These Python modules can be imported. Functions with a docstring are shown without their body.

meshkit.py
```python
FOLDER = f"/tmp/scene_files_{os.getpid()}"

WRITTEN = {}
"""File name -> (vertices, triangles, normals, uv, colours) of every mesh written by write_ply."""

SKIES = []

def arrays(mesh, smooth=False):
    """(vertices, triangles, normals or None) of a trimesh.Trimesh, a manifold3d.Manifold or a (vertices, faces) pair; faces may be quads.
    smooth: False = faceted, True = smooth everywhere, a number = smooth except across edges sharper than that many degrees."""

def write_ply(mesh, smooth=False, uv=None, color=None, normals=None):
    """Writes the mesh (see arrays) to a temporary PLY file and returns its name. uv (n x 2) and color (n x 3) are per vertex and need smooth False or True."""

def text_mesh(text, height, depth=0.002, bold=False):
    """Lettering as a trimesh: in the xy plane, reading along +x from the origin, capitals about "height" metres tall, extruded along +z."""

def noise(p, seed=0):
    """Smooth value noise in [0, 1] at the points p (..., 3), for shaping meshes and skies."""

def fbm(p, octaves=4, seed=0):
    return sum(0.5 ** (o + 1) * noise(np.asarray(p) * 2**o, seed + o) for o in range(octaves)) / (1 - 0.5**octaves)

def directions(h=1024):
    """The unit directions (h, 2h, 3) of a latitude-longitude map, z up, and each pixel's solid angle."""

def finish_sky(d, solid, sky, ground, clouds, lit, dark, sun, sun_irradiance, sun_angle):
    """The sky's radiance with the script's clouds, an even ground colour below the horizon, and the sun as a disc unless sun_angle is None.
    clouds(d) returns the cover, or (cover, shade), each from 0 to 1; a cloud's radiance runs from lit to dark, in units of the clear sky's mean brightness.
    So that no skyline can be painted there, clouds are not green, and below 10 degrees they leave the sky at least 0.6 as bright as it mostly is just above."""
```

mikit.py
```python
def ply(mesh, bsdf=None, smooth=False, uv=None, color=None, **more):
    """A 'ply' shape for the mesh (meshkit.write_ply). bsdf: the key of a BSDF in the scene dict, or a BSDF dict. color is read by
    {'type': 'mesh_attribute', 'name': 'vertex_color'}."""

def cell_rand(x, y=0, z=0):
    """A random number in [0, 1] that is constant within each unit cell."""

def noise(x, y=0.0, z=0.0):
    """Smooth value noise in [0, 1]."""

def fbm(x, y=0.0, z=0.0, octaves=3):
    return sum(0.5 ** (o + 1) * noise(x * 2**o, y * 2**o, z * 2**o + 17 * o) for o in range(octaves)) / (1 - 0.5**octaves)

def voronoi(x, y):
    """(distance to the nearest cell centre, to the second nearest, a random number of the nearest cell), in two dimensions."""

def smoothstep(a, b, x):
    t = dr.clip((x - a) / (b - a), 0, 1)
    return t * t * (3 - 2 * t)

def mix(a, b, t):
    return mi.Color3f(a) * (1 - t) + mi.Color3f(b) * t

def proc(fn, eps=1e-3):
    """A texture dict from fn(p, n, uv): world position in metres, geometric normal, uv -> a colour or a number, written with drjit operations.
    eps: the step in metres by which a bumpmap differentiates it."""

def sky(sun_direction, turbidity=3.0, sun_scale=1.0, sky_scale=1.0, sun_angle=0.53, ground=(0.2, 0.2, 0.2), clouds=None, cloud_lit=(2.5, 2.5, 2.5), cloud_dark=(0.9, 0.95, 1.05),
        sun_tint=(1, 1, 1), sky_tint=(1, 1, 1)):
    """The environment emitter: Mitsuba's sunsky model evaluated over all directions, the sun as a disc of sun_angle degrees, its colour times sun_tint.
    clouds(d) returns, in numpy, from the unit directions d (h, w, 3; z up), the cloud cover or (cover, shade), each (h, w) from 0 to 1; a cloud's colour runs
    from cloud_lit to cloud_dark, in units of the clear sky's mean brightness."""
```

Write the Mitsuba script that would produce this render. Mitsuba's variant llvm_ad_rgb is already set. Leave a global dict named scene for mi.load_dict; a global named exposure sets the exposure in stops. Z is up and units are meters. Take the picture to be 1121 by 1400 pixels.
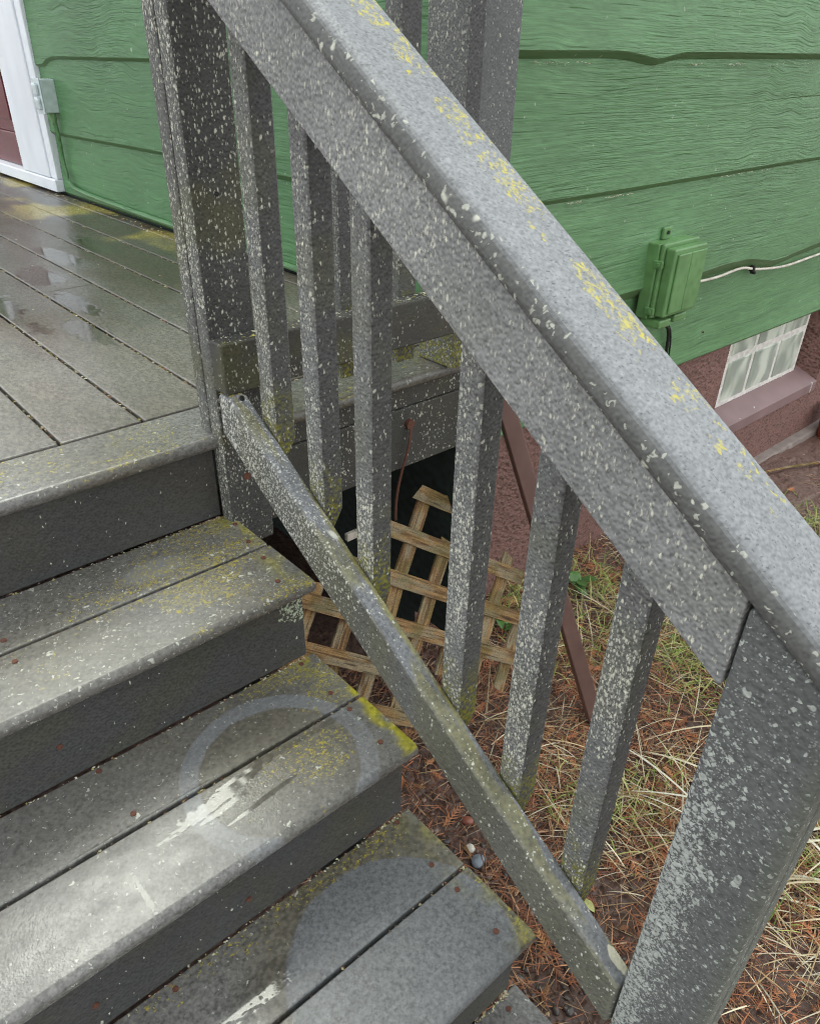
import math, random
import numpy as np
import trimesh, manifold3d as m3, mitsuba as mi, drjit as dr
from shapely.geometry import Polygon, box as sbox
import meshkit, mikit
from mikit import proc, noise, fbm, voronoi, smoothstep, mix, cell_rand

T = mi.ScalarTransform4f
scene, labels = {}, {}
random.seed(7)
rng = np.random.default_rng(7)

# ------------------------------------------------------------------ camera, sky, exposure
EYE = np.array([-0.54433, -1.08867, 0.56068])
FWD = np.array([0.54985, 0.63737, -0.53984])
UPV = np.array([0.34510, 0.41521, 0.84173])
scene['camera'] = {'type': 'perspective', 'fov': 2 * math.degrees(math.atan(560.5 / 1019.82)), 'fov_axis': 'x',
                   'principal_point_offset_x': 0.018757, 'principal_point_offset_y': -0.019541,
                   'near_clip': 0.05, 'far_clip': 400.0,
                   'to_world': T().look_at(origin=EYE.tolist(), target=(EYE + FWD).tolist(), up=UPV.tolist())}
scene['sky'] = mikit.sky([0.17, 0.55, 0.82], turbidity=3, sun_scale=0.25, sun_angle=28, sky_scale=1.0, clouds=lambda d: 1.0,
                         cloud_lit=(2.38, 2.52, 2.56), sun_tint=(0.80, 0.98, 1.12), ground=(0.14, 0.12, 0.10))
exposure = 2.92

# ------------------------------------------------------------------ mesh helpers
_S = trimesh.creation.icosphere(subdivisions=1).vertices


def hull(points):
    return m3.Manifold.hull_points(np.asarray(points, np.float64))


def mesh_of(m):
    a = m.to_mesh()
    return trimesh.Trimesh(np.array(a.vert_properties[:, :3], float), np.array(a.tri_verts), process=False)


def rbox(x0, x1, y0, y1, z0, z1, r=0.003):
    r = min(r, 0.49 * min(x1 - x0, y1 - y0, z1 - z0))
    c = np.array([[x, y, z] for x in (x0 + r, x1 - r) for y in (y0 + r, y1 - r) for z in (z0 + r, z1 - r)])
    return mesh_of(hull((c[:, None] + r * _S[None]).reshape(-1, 3)))


def rprism(poly, a0, a1, r=0.003, axis='x'):
    """Convex polygon in (y,z) [axis x] or (x,z) [axis y] or (x,y) [axis z], extruded with rounded edges."""
    q = np.array(Polygon(poly).buffer(-r, join_style=2).exterior.coords)[:-1]
    pts = []
    for a in (a0 + r, a1 - r):
        for u, v in q:
            pts.append({'x': (a, u, v), 'y': (u, a, v), 'z': (u, v, a)}[axis])
    return mesh_of(hull((np.array(pts)[:, None] + r * _S[None]).reshape(-1, 3)))


def prism_x(profile, x0, x1):
    """A (y,z) profile (counter-clockwise) swept along x; convex or not."""
    m = trimesh.creation.extrude_polygon(Polygon(profile), x1 - x0, engine='earcut')
    v = m.vertices
    m.vertices = np.c_[v[:, 2] + x0, v[:, 0], v[:, 1]]
    return trimesh.Trimesh(m.vertices, m.faces, process=False)


def arc(cy, cz, r, a0, a1, n=7):
    t = np.radians(np.linspace(a0, a1, n))
    return [(cy + r * math.cos(a), cz + r * math.sin(a)) for a in t]


def tube(points, radii, sides=8, close=True):
    p = np.asarray(points, float)
    n = len(p)
    rad = np.broadcast_to(radii, (n,))
    t = np.gradient(p, axis=0)
    t /= np.linalg.norm(t, axis=1, keepdims=True) + 1e-12
    a = np.cross(t, np.where(np.abs(t[:, 2:]) < 0.9, [0, 0, 1.0], [1.0, 0, 0]))
    a /= np.linalg.norm(a, axis=1, keepdims=True) + 1e-12
    b = np.cross(t, a)
    ang = np.arange(sides) * 2 * np.pi / sides
    v = p[:, None] + rad[:, None, None] * (np.cos(ang)[None, :, None] * a[:, None] + np.sin(ang)[None, :, None] * b[:, None])
    v = v.reshape(-1, 3)
    i, j = np.meshgrid(np.arange(n - 1), np.arange(sides), indexing='ij')
    q = np.stack([i * sides + j, i * sides + (j + 1) % sides, (i + 1) * sides + (j + 1) % sides, (i + 1) * sides + j], -1).reshape(-1, 4)
    f = np.vstack([q[:, [0, 2, 1]], q[:, [0, 3, 2]]])
    if close:
        v = np.vstack([v, p[0], p[-1]])
        k = np.arange(sides)
        f = np.vstack([f, np.c_[np.full(sides, n * sides), k, (k + 1) % sides], np.c_[np.full(sides, n * sides + 1), (n - 1) * sides + (k + 1) % sides, (n - 1) * sides + k]])
    m = trimesh.Trimesh(v, f, process=False)
    if m.volume < 0:
        m.invert()
    return m


def smooth_path(pts, n=24):
    from scipy.interpolate import CubicSpline
    p = np.asarray(pts, float)
    d = np.r_[0, np.cumsum(np.linalg.norm(np.diff(p, axis=0), axis=1))]
    return CubicSpline(d, p)(np.linspace(0, d[-1], n))


def cat(*ms):
    return trimesh.util.concatenate(list(ms))


_used = {}


def numbered(key):
    n = _used.get(key, 0)
    _used[key] = n + 1
    return key if n == 0 else f'{key}_{n:03d}'


def add(key, mesh, bsdf, smooth=35, color=None):
    """One entry; key may be parent + '__' + part. Returns the numbered key."""
    k = numbered(key)
    if color is not None:
        scene[k] = mikit.ply(mesh, bsdf, smooth=False, color=color)
    else:
        scene[k] = mikit.ply(mesh, bsdf, smooth=smooth)
    return k


def tag(key, label, category=None, group=None, kind=None):
    d = {'label': label}
    if category:
        d['category'] = category
    if group:
        d['group'] = group
    if kind:
        d['kind'] = kind
    labels[key] = d
    return key


# ------------------------------------------------------------------ materials
def pick_uv(p, n):
    ax, ay, az = dr.abs(n.x), dr.abs(n.y), dr.abs(n.z)
    top = (az > ax) & (az > ay)
    side = (ax > ay) & ~top
    u = dr.select(side, p.y, p.x)
    v = dr.select(top, p.y, p.z)
    off = dr.select(top, 0.0, dr.select(side, 3.7, 7.3))
    return u + off, v + off, top, side


def spots(u, v, freq, size, amount, jitter=0.25):
    """Irregular round spots: 1 inside. amount may vary over the surface."""
    w = noise(u * freq * 1.9 + 5, v * freq * 1.9 + 9) - 0.5
    w2 = noise(u * freq * 2.3 + 25, v * freq * 2.3 + 3) - 0.5
    d, _, r = voronoi(u * freq + w * jitter * 1.6, v * freq + w2 * jitter * 1.6)
    on = dr.select(r < amount, 1.0, 0.0)
    rad = size * (0.40 + 0.75 * cell_rand(r * 9973.0, 3, 1))
    return on * (1 - smoothstep(rad * 0.40, rad, d))


def composite(base=(0.17, 0.17, 0.175), pale=0.35, pale_big=0.2, yellow=0.0, algae=0.0, front_shade=False, contrast=0.78, warm=0.0, lowlift=0.0, off_side=0.8, foot=0.0):
    def fn(p, n, uv):
        u, v, top, side = pick_uv(p, n)
        g1 = noise(p.x * 430, p.y * 430, p.z * 430)
        g2 = noise(p.x * 300, p.y * 300, p.z * 300)
        low = fbm(p.x * 7 + 3, p.y * 7, p.z * 7)
        c = mi.Color3f(base) * ((1 - contrast) + contrast * (g1 + g2)) * (0.78 + 0.44 * low)
        if front_shade:
            c = c * dr.select(side | top, 1.0, 0.50)  # partly painted shade: y-facing sides darkened beyond their thinner lichen
        if warm:
            c = mix(c, c * mi.Color3f(1.25, 1.05, 0.75), warm * smoothstep(0.4, 0.7, fbm(p.x * 11, p.y * 11 + 4, p.z * 11)))
        # algae film
        if algae:
            m = smoothstep(0.50, 0.72, fbm(p.x * 9 + 11, p.y * 9 + 2, p.z * 9 + 5)) * algae
            c = mix(c, mi.Color3f(0.105, 0.100, 0.022) * (0.6 + 0.8 * g2), m * (0.45 + 0.55 * g1))
        if foot:
            h = p.z - (0.088 + 0.615 * (p.y + 0.058))
            fm = smoothstep(0.15, 0.0, h + 0.10 * noise(p.x * 120, p.y * 120, p.z * 40)) * foot
            c = mix(c, mi.Color3f(0.16, 0.15, 0.015) * (0.5 + g2), fm * smoothstep(0.35, 0.6, noise(p.x * 260, p.y * 260, p.z * 200)))
        # pale crustose lichen: dense fine flecks drawn out downwards, a few larger rosettes; thicker on the weather side
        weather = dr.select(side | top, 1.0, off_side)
        dens = smoothstep(0.28, 0.72, fbm(u * 9, v * 6, 2.0)) * weather
        dens = dens * (1 - lowlift + lowlift * smoothstep(0.52, 0.0, p.z))
        vv = dr.select(top, v, v * 0.45)
        a = spots(u, vv, 430, 0.56, pale * (0.22 * weather + 1.0 * dens), 0.22)
        b = spots(u + 1.3, vv + 0.7, 265, 0.46, pale_big * (0.05 * weather + 0.9 * dens), 0.22)
        e = spots(u + 2.1, v * 0.7 + 0.1, 120, 0.36, pale_big * 0.22 * dens, 0.22)
        l = dr.maximum(dr.maximum(a * 0.60, b), e)
        tint = cell_rand(dr.floor(u * 60), dr.floor(v * 60), 4)
        lc = mix((0.48, 0.47, 0.40), (0.64, 0.62, 0.51), tint)
        c = mix(c, lc * (0.75 + 0.5 * g2), l * 0.85)
        if yellow:
            ym = smoothstep(0.52, 0.70, fbm(p.x * 5.3 + 21, p.y * 5.3, p.z * 5.3 + 3))
            y1 = spots(u + 4.2, v + 1.1, 85, 0.55, yellow * ym * 1.4, 0.6)
            y2 = spots(u + 0.4, v + 3.1, 190, 0.6, yellow * ym * 1.8, 0.6)
            c = mix(c, mix((0.42, 0.36, 0.03), (0.33, 0.28, 0.03), g2), dr.maximum(y1, y2) * (0.35 + 0.5 * g1))
        return c
    return fn


def bump_fn(a=0.00035, f=380.0, b=0.0006, g=60.0):
    def fn(p, n, uv):
        return a * noise(p.x * f, p.y * f, p.z * f) + b * noise(p.x * g, p.y * g, p.z * g)
    return fn


def surface(name, color, rough=0.6, bump=None, spec=0.5, scale=1.0, eps=5e-4, **more):
    b = {'type': 'principled', 'base_color': color if isinstance(color, dict) else {'type': 'rgb', 'value': list(color)},
         'roughness': rough, 'specular': spec, **more}
    if bump is not None:
        b = {'type': 'bumpmap', 'arbitrary': proc(bump, eps), 'scale': scale, 'nested': b}
    scene[name] = {'type': 'twosided', 'bsdf': b}


WB = bump_fn()
surface('mat_rail', proc(composite((0.200, 0.200, 0.196), 0.28, 0.24, algae=0.10)), 0.62, WB)
surface('mat_baluster', proc(composite((0.134, 0.134, 0.130), 0.52, 0.78, algae=0.25, front_shade=True, lowlift=0.75, off_side=0.14, foot=0.9)), 0.66, WB)
surface('mat_upper_newel', proc(composite((0.100, 0.099, 0.092), 0.52, 0.80, algae=0.45, front_shade=True, lowlift=0.4, off_side=0.34)), 0.66, WB)


def lower_newel(p, n, uv):
    u, v, top, side = pick_uv(p, n)
    g1 = noise(p.x * 430, p.y * 430, p.z * 430)
    g2 = noise(p.x * 210, p.y * 210, p.z * 210)
    c = mi.Color3f(0.104, 0.106, 0.105) * (0.40 + 0.60 * (g1 + g2)) * (0.8 + 0.4 * fbm(p.x * 7, p.y * 7, p.z * 7))
    edge = smoothstep(-0.985, -0.915, p.y + 0.018 * (noise(p.z * 14, p.y * 30) - 0.5)) * smoothstep(0.15, -0.15, p.z)
    e2 = edge * edge
    a = spots(u, v, 330, 0.50, 0.24 + 0.9 * edge, 0.2)
    b = spots(u + 1.3, v + 0.7, 190, 0.54, 0.12 + 1.3 * e2, 0.4)
    d = spots(u + 2.3, v + 0.2, 140, 0.66, 0.02 + 1.6 * e2, 0.4)
    l = dr.maximum(dr.maximum(a * (0.40 + 0.5 * edge), b), d) * (0.70 + 0.30 * noise(u * 330, v * 330))
    c = mix(c, mi.Color3f(0.48, 0.50, 0.46) * (0.75 + 0.5 * g2), l * 0.85)
    gm = smoothstep(-0.99, -1.012, p.y) * 0.4
    return mix(c, (0.10, 0.11, 0.07), gm)


surface('mat_lower_newel', proc(lower_newel), 0.66, WB)


def cap_color(p, n, uv):
    u, v, top, side = pick_uv(p, n)
    g1 = noise(p.x * 430, p.y * 430, p.z * 430)
    g2 = noise(p.x * 330, p.y * 330, p.z * 330)
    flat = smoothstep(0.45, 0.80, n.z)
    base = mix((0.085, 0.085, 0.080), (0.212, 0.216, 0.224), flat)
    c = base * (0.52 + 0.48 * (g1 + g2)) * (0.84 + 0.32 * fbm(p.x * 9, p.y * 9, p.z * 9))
    dark = dr.select(noise(p.x * 520 + 3, p.y * 520, p.z * 520) > 0.82, 0.40, 0.0) * flat
    c = c * (1 - dark)
    pl = spots(u, v, 150, 0.42, 0.30 * (1 - flat), 0.5) * 0.7
    pb = spots(u + 1.7, v, 55, 0.38, 0.11 * (1 - flat), 0.4)
    c = mix(c, mi.Color3f(0.50, 0.50, 0.42) * (0.8 + 0.4 * g2), dr.maximum(pl, pb) * 0.85)
    # a line of yellow lichen along the outer third of the top
    ln = smoothstep(0.026, 0.006, dr.abs(p.x - 0.051 + 0.012 * (noise(p.y * 6) - 0.5))) * smoothstep(-0.93, -0.66, p.y)
    ln = ln * smoothstep(0.25, 0.60, noise(p.y * 42 + 3, p.x * 40))
    y1 = spots(u + 4.2, v, 105, 0.46, ln * 0.75, 0.7)
    y2 = spots(u + 0.2, v + 1, 190, 0.60, ln * 0.9, 0.7)
    return mix(c, mix((0.55, 0.46, 0.02), (0.45, 0.40, 0.06), g2), dr.maximum(y1, y2 * 0.7) * flat * (0.55 + 0.4 * g1))


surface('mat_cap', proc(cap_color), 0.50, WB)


def low_rail_color(p, n, uv):
    u, v, top, side = pick_uv(p, n)
    g1 = noise(p.x * 430, p.y * 430, p.z * 430)
    g2 = noise(p.x * 210, p.y * 210, p.z * 210)
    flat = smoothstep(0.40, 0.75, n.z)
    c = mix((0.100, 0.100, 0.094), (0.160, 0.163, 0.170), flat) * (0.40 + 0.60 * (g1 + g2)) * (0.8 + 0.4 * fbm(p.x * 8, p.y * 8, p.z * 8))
    mm = smoothstep(0.42, 0.60, fbm(p.y * 9 + 2, p.x * 50, 3.0)) * (0.30 + 0.70 * flat)
    inner = smoothstep(0.004, 0.024, p.x) * flat
    c = mix(c, mi.Color3f(0.200, 0.175, 0.018) * (0.6 + 0.8 * g2), (0.60 * mm + 0.40 * mm * inner) * (0.4 + 0.6 * g1))
    moss = smoothstep(0.019, 0.026, p.x) * flat * smoothstep(0.35, 0.6, noise(p.y * 25))
    c = mix(c, (0.10, 0.12, 0.012), moss * 0.75)
    dens = smoothstep(-0.48, -0.12, p.y) * dr.select(flat > 0.5, 0.35, 1.0) + 0.10
    vv = dr.select(flat > 0.5, v, v * 0.55)
    a = spots(u, vv, 360, 0.54, 0.70 * dens, 0.2)
    b = spots(u + 1.3, vv + 0.7, 190, 0.46, 0.50 * dens, 0.2)
    e = spots(u * 1.0 + 2.7, v * 0.5 + 0.3, 30, 0.15, 0.15)
    big = smoothstep(1.05, 0.85, dr.sqrt(dr.square((p.x - 0.015) / 0.0085) + dr.square((p.y + 0.8905) / 0.017)) + 0.3 * (noise(p.y * 200, p.x * 200) - 0.5))
    c = mix(c, mi.Color3f(0.56, 0.55, 0.48) * (0.8 + 0.4 * g2), dr.maximum(dr.maximum(a * 0.8, b), e) * 0.88)
    return mix(c, mi.Color3f(0.56, 0.53, 0.40) * (0.8 + 0.3 * g1), big * 0.95)


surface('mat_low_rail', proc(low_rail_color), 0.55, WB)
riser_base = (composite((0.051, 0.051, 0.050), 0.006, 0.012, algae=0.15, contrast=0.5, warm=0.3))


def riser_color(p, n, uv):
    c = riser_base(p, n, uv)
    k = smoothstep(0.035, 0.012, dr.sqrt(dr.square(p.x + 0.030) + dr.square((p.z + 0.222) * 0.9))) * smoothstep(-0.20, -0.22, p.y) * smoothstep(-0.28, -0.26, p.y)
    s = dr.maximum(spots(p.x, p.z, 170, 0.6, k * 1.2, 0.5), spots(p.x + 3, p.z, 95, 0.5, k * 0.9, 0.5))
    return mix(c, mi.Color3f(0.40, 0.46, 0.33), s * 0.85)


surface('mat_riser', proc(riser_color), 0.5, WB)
surface('mat_post', proc(composite((0.110, 0.112, 0.111), 0.08, 0.04, contrast=0.5)), 0.6, WB)
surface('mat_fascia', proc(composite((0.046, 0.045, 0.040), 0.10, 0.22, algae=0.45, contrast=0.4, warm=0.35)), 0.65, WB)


def blob(p, cx, cy, rx, ry, z, tilt=0.0):
    x, y = p.x - cx, p.y - cy - tilt * (p.x - cx)
    d = dr.square(x / rx) + dr.square(y / ry)
    return 1 - d - 6.0 * smoothstep(0.03, 0.05, dr.abs(p.z - z))


def wet_mask(p):
    """Thin standing water: 1 where a mirror-like film covers the board."""
    st = fbm(p.x * 20 + 2, p.y * 110 + 1, 2.0) - 0.5
    fine = noise(p.x * 210, p.y * 380, 1.0) - 0.5
    s = blob(p, -0.270, -0.403, 0.100, 0.0125, -0.336, 0.17)
    s = dr.maximum(s, blob(p, -0.285, -0.425, 0.050, 0.0055, -0.336, 0.10))
    s = dr.maximum(s, blob(p, -0.235, -0.448, 0.060, 0.0040, -0.336, 0.10))
    s = dr.maximum(s, blob(p, -0.110, -0.390, 0.075, 0.0060, -0.336) - 0.25)
    s = dr.maximum(s, blob(p, -0.052, -0.420, 0.010, 0.036, -0.336) - 0.25)
    s = dr.maximum(s, blob(p, -0.425, -0.472, 0.0045, 0.050, -0.336, 0.3) - 0.30)
    s = dr.maximum(s, blob(p, -0.345, -0.582, 0.070, 0.028, -0.504) - 0.10)
    s = dr.maximum(s, blob(p, -0.36, -0.371, 0.18, 0.007, -0.336) - 0.30)
    return smoothstep(0.02, 0.22, s + st * 1.7 + fine * 0.9)


def damp_mask(p):
    w = fbm(p.x * 18 + 4, p.y * 30 + 1, p.z * 5) - 0.5
    s = blob(p, -0.46, -0.458, 0.145, 0.066, -0.336) * 1.2
    s = dr.maximum(s, blob(p, -0.72, -0.475, 0.30, 0.060, -0.336))
    s = dr.maximum(s, blob(p, -0.40, -0.60, 0.15, 0.060, -0.504))
    s = dr.maximum(s, blob(p, -0.20, -0.06, 0.12, 0.05, -0.168) - 0.2)
    return smoothstep(0.05, 0.45, s + w * 1.2)


def tread_color(p, n, uv):
    u, v, top, side = pick_uv(p, n)
    g1 = noise(p.x * 430, p.y * 430, p.z * 430)
    g2 = noise(p.x * 210, p.y * 210, p.z * 210)
    low = fbm(p.x * 6 + 3, p.y * 12, p.z * 3)
    flat = smoothstep(0.3, 0.8, n.z)
    c = mi.Color3f(0.134, 0.129, 0.123) * (0.36 + 0.64 * (g1 + g2)) * (0.82 + 0.36 * low)
    step1 = smoothstep(0.06, 0.03, dr.abs(p.z + 0.168))
    step2 = smoothstep(0.06, 0.03, dr.abs(p.z + 0.336))
    step3 = smoothstep(0.06, 0.03, dr.abs(p.z + 0.504))
    deck = smoothstep(-0.06, -0.03, p.z)
    right = smoothstep(-0.75, -0.05, p.x)
    # brown-green film outside the marks left by planters
    wob = 0.004 * (noise(p.x * 40, p.y * 40) - 0.5)
    r2 = dr.sqrt(dr.square(p.x + 0.183) + dr.square(p.y + 0.415)) + wob
    ring = smoothstep(0.0165, 0.0115, dr.abs(r2 - 0.134)) * step2
    r3 = dr.sqrt(dr.square(p.x + 0.170) + dr.square(p.y + 0.688)) + wob
    disc = smoothstep(0.168, 0.161, r3) * step3
    film = smoothstep(0.22, 0.75, fbm(p.x * 5 + 7, p.y * 6, p.z * 4 + 2)) * (0.35 + 0.45 * right) + 0.55 * step3 * (1 - disc) * smoothstep(0.26, 0.18, r3) \
        + 0.35 * step2 * smoothstep(0.15, 0.12, r2)
    film = dr.clip(film * (1 - ring) * (1 - disc), 0, 1)
    c = mix(c, mi.Color3f(0.098, 0.085, 0.055) * (0.6 + 0.8 * g2), film * 0.70)
    c = mix(c, mi.Color3f(0.166, 0.168, 0.170) * (0.6 + 0.4 * (g1 + g2)), ring * 0.75)
    c = mix(c, mi.Color3f(0.128, 0.131, 0.135) * (0.6 + 0.4 * (g1 + g2)), disc * 0.85)
    # pale scuff on the top step
    sc = smoothstep(1.0, 0.5, dr.sqrt(dr.square((p.x + 0.185) / 0.075) + dr.square((p.y + 0.058) / 0.034)) + 0.5 * (g2 - 0.5)) * step1
    c = mix(c, (0.23, 0.23, 0.235), sc * 0.55)
    # yellow-green lichen and algae, thicker towards the open end of the steps
    ym = smoothstep(0.46, 0.66, fbm(p.x * 7.3 + 21, p.y * 12, p.z * 4 + 3)) * (0.30 + 0.95 * right) * (step1 * 0.8 + step2 * smoothstep(-0.32, -0.05, p.x) + deck * 0.35 + 0.35 * step3)
    ym = ym * (1 - ring * 0.85) * (1 - disc) * flat
    y1 = spots(u + 4.2, v * 1.6 + 1.1, 120, 0.50, ym * 0.55, 0.7)
    y2 = spots(u + 0.4, v * 1.6 + 3.1, 260, 0.55, ym * 0.6, 0.7)
    c = mix(c, mix((0.46, 0.37, 0.02), (0.26, 0.22, 0.02), g2), dr.maximum(y1, y2) * (0.4 + 0.55 * g1))
    em = smoothstep(-0.060, -0.004, p.x) * smoothstep(0.40, 0.65, fbm(p.x * 30, p.y * 18, p.z * 7)) * (step2 + 0.6 * step1 + 0.3 * step3) * flat
    c = mix(c, mi.Color3f(0.28, 0.25, 0.012) * (0.5 + g2), em * 0.9)
    a = spots(u, v, 210, 0.38, 0.04 + 0.20 * right * (step1 + 0.3 * step2) + 0.01 * deck, 0.5)
    b = spots(u + 1.3, v + 0.7, 95, 0.34, 0.10 * (step1 + 0.2 * deck) + 0.02, 0.5)
    c = mix(c, (0.44, 0.44, 0.38), dr.maximum(a * 0.7, b) * (1 - disc * 0.9) * 0.85)
    return c * (1 - 0.12 * wet_mask(p))


def tread_rough(p, n, uv):
    base = 0.24 + 0.20 * fbm(p.x * 14, p.y * 14, p.z * 6)
    d, w = damp_mask(p), wet_mask(p)
    base = base * (1 - d) + (0.23 + 0.16 * noise(p.x * 30, p.y * 55, 2.0)) * d
    return mi.Float(base * (1 - w) + 0.05 * w)


def tread_bump(p, n, uv):
    dry = 1 - wet_mask(p)
    return dry * (0.00022 * noise(p.x * 640, p.y * 640, p.z * 640) + 0.0003 * noise(p.x * 70, p.y * 70, p.z * 70)) + 0.0002 * (1 - dry)


surface('mat_tread', proc(tread_color), proc(tread_rough), tread_bump)


def deck_wet(p):
    w = fbm(p.x * 24 + 2, p.y * 9 + 1, 1.0) - 0.5 + 0.4 * (noise(p.x * 90, p.y * 60) - 0.5)
    s = blob(p, 0.26, 1.53, 0.050, 0.17, 0.0)
    s = dr.maximum(s, blob(p, 0.13, 1.30, 0.065, 0.17, 0.0) - 0.2)
    s = dr.maximum(s, blob(p, 0.11, 0.98, 0.045, 0.16, 0.0) - 0.1)
    s = dr.maximum(s, blob(p, 0.04, 0.70, 0.045, 0.16, 0.0) - 0.35)
    s = dr.maximum(s, blob(p, -0.05, 1.10, 0.07, 0.45, 0.0) - 0.5)
    s = dr.maximum(s, blob(p, 0.42, 1.60, 0.07, 0.35, 0.0) - 0.5)
    return smoothstep(0.0, 0.25, s + w * 1.2)


def deck_color(p, n, uv):
    g1 = noise(p.x * 600, p.y * 600, p.z * 600)
    g2 = noise(p.x * 230, p.y * 120, p.z * 230)
    bd = cell_rand(dr.floor((p.x + 0.229) / 0.1495), 2, 5)
    low = fbm(p.x * 9 + 3, p.y * 3.5)
    c = mi.Color3f(0.140, 0.133, 0.124) * (0.40 + 0.58 * (g1 + g2)) * (0.66 + 0.5 * low + 0.2 * bd)
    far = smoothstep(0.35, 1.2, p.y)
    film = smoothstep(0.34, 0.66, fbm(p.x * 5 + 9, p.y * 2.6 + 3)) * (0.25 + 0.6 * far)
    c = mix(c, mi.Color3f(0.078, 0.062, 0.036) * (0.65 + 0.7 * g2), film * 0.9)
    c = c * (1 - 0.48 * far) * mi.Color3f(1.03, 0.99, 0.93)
    red = smoothstep(0.55, 0.72, fbm(p.x * 6 + 31, p.y * 2.2 + 8)) * far
    c = mix(c, (0.115, 0.070, 0.055), red * 0.5)
    yl = smoothstep(0.52, 0.70, fbm(p.x * 6 + 3, p.y * 3 + 40)) * smoothstep(0.30, 0.52, p.x) * smoothstep(1.2, 1.7, p.y)
    c = mix(c, mi.Color3f(0.30, 0.24, 0.05) * (0.6 + 0.8 * g2), yl * 0.7)
    return c * (1 - 0.25 * deck_wet(p))


def deck_rough(p, n, uv):
    w = deck_wet(p)
    return mi.Float((0.19 + 0.20 * fbm(p.x * 14, p.y * 8)) * (1 - w) + 0.07 * w)


def deck_bump(p, n, uv):
    return (1 - deck_wet(p)) * (0.0003 * noise(p.x * 380, p.y * 300, p.z * 380) + 0.0006 * noise(p.x * 50, p.y * 20, 1.0)) + 0.0004 * noise(p.x * 18, p.y * 7, 4.0)


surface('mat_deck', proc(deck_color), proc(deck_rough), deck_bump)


# painted rough-sawn siding; along = coordinate that runs with the grain
def siding_grain(p, n):
    onx = dr.abs(n.x) > dr.abs(n.y)
    a = dr.select(onx, p.y + 11.0, p.x)
    kn = fbm(a * 2.1, p.z * 3.5, 6.0, 2)
    warp = 0.022 * (fbm(a * 2.2, p.z * 6, 1.0, 2) - 0.5) + 0.028 * smoothstep(0.55, 0.75, kn) * (noise(a * 9, p.z * 12) - 0.5)
    z = p.z + warp
    return a, z


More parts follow.
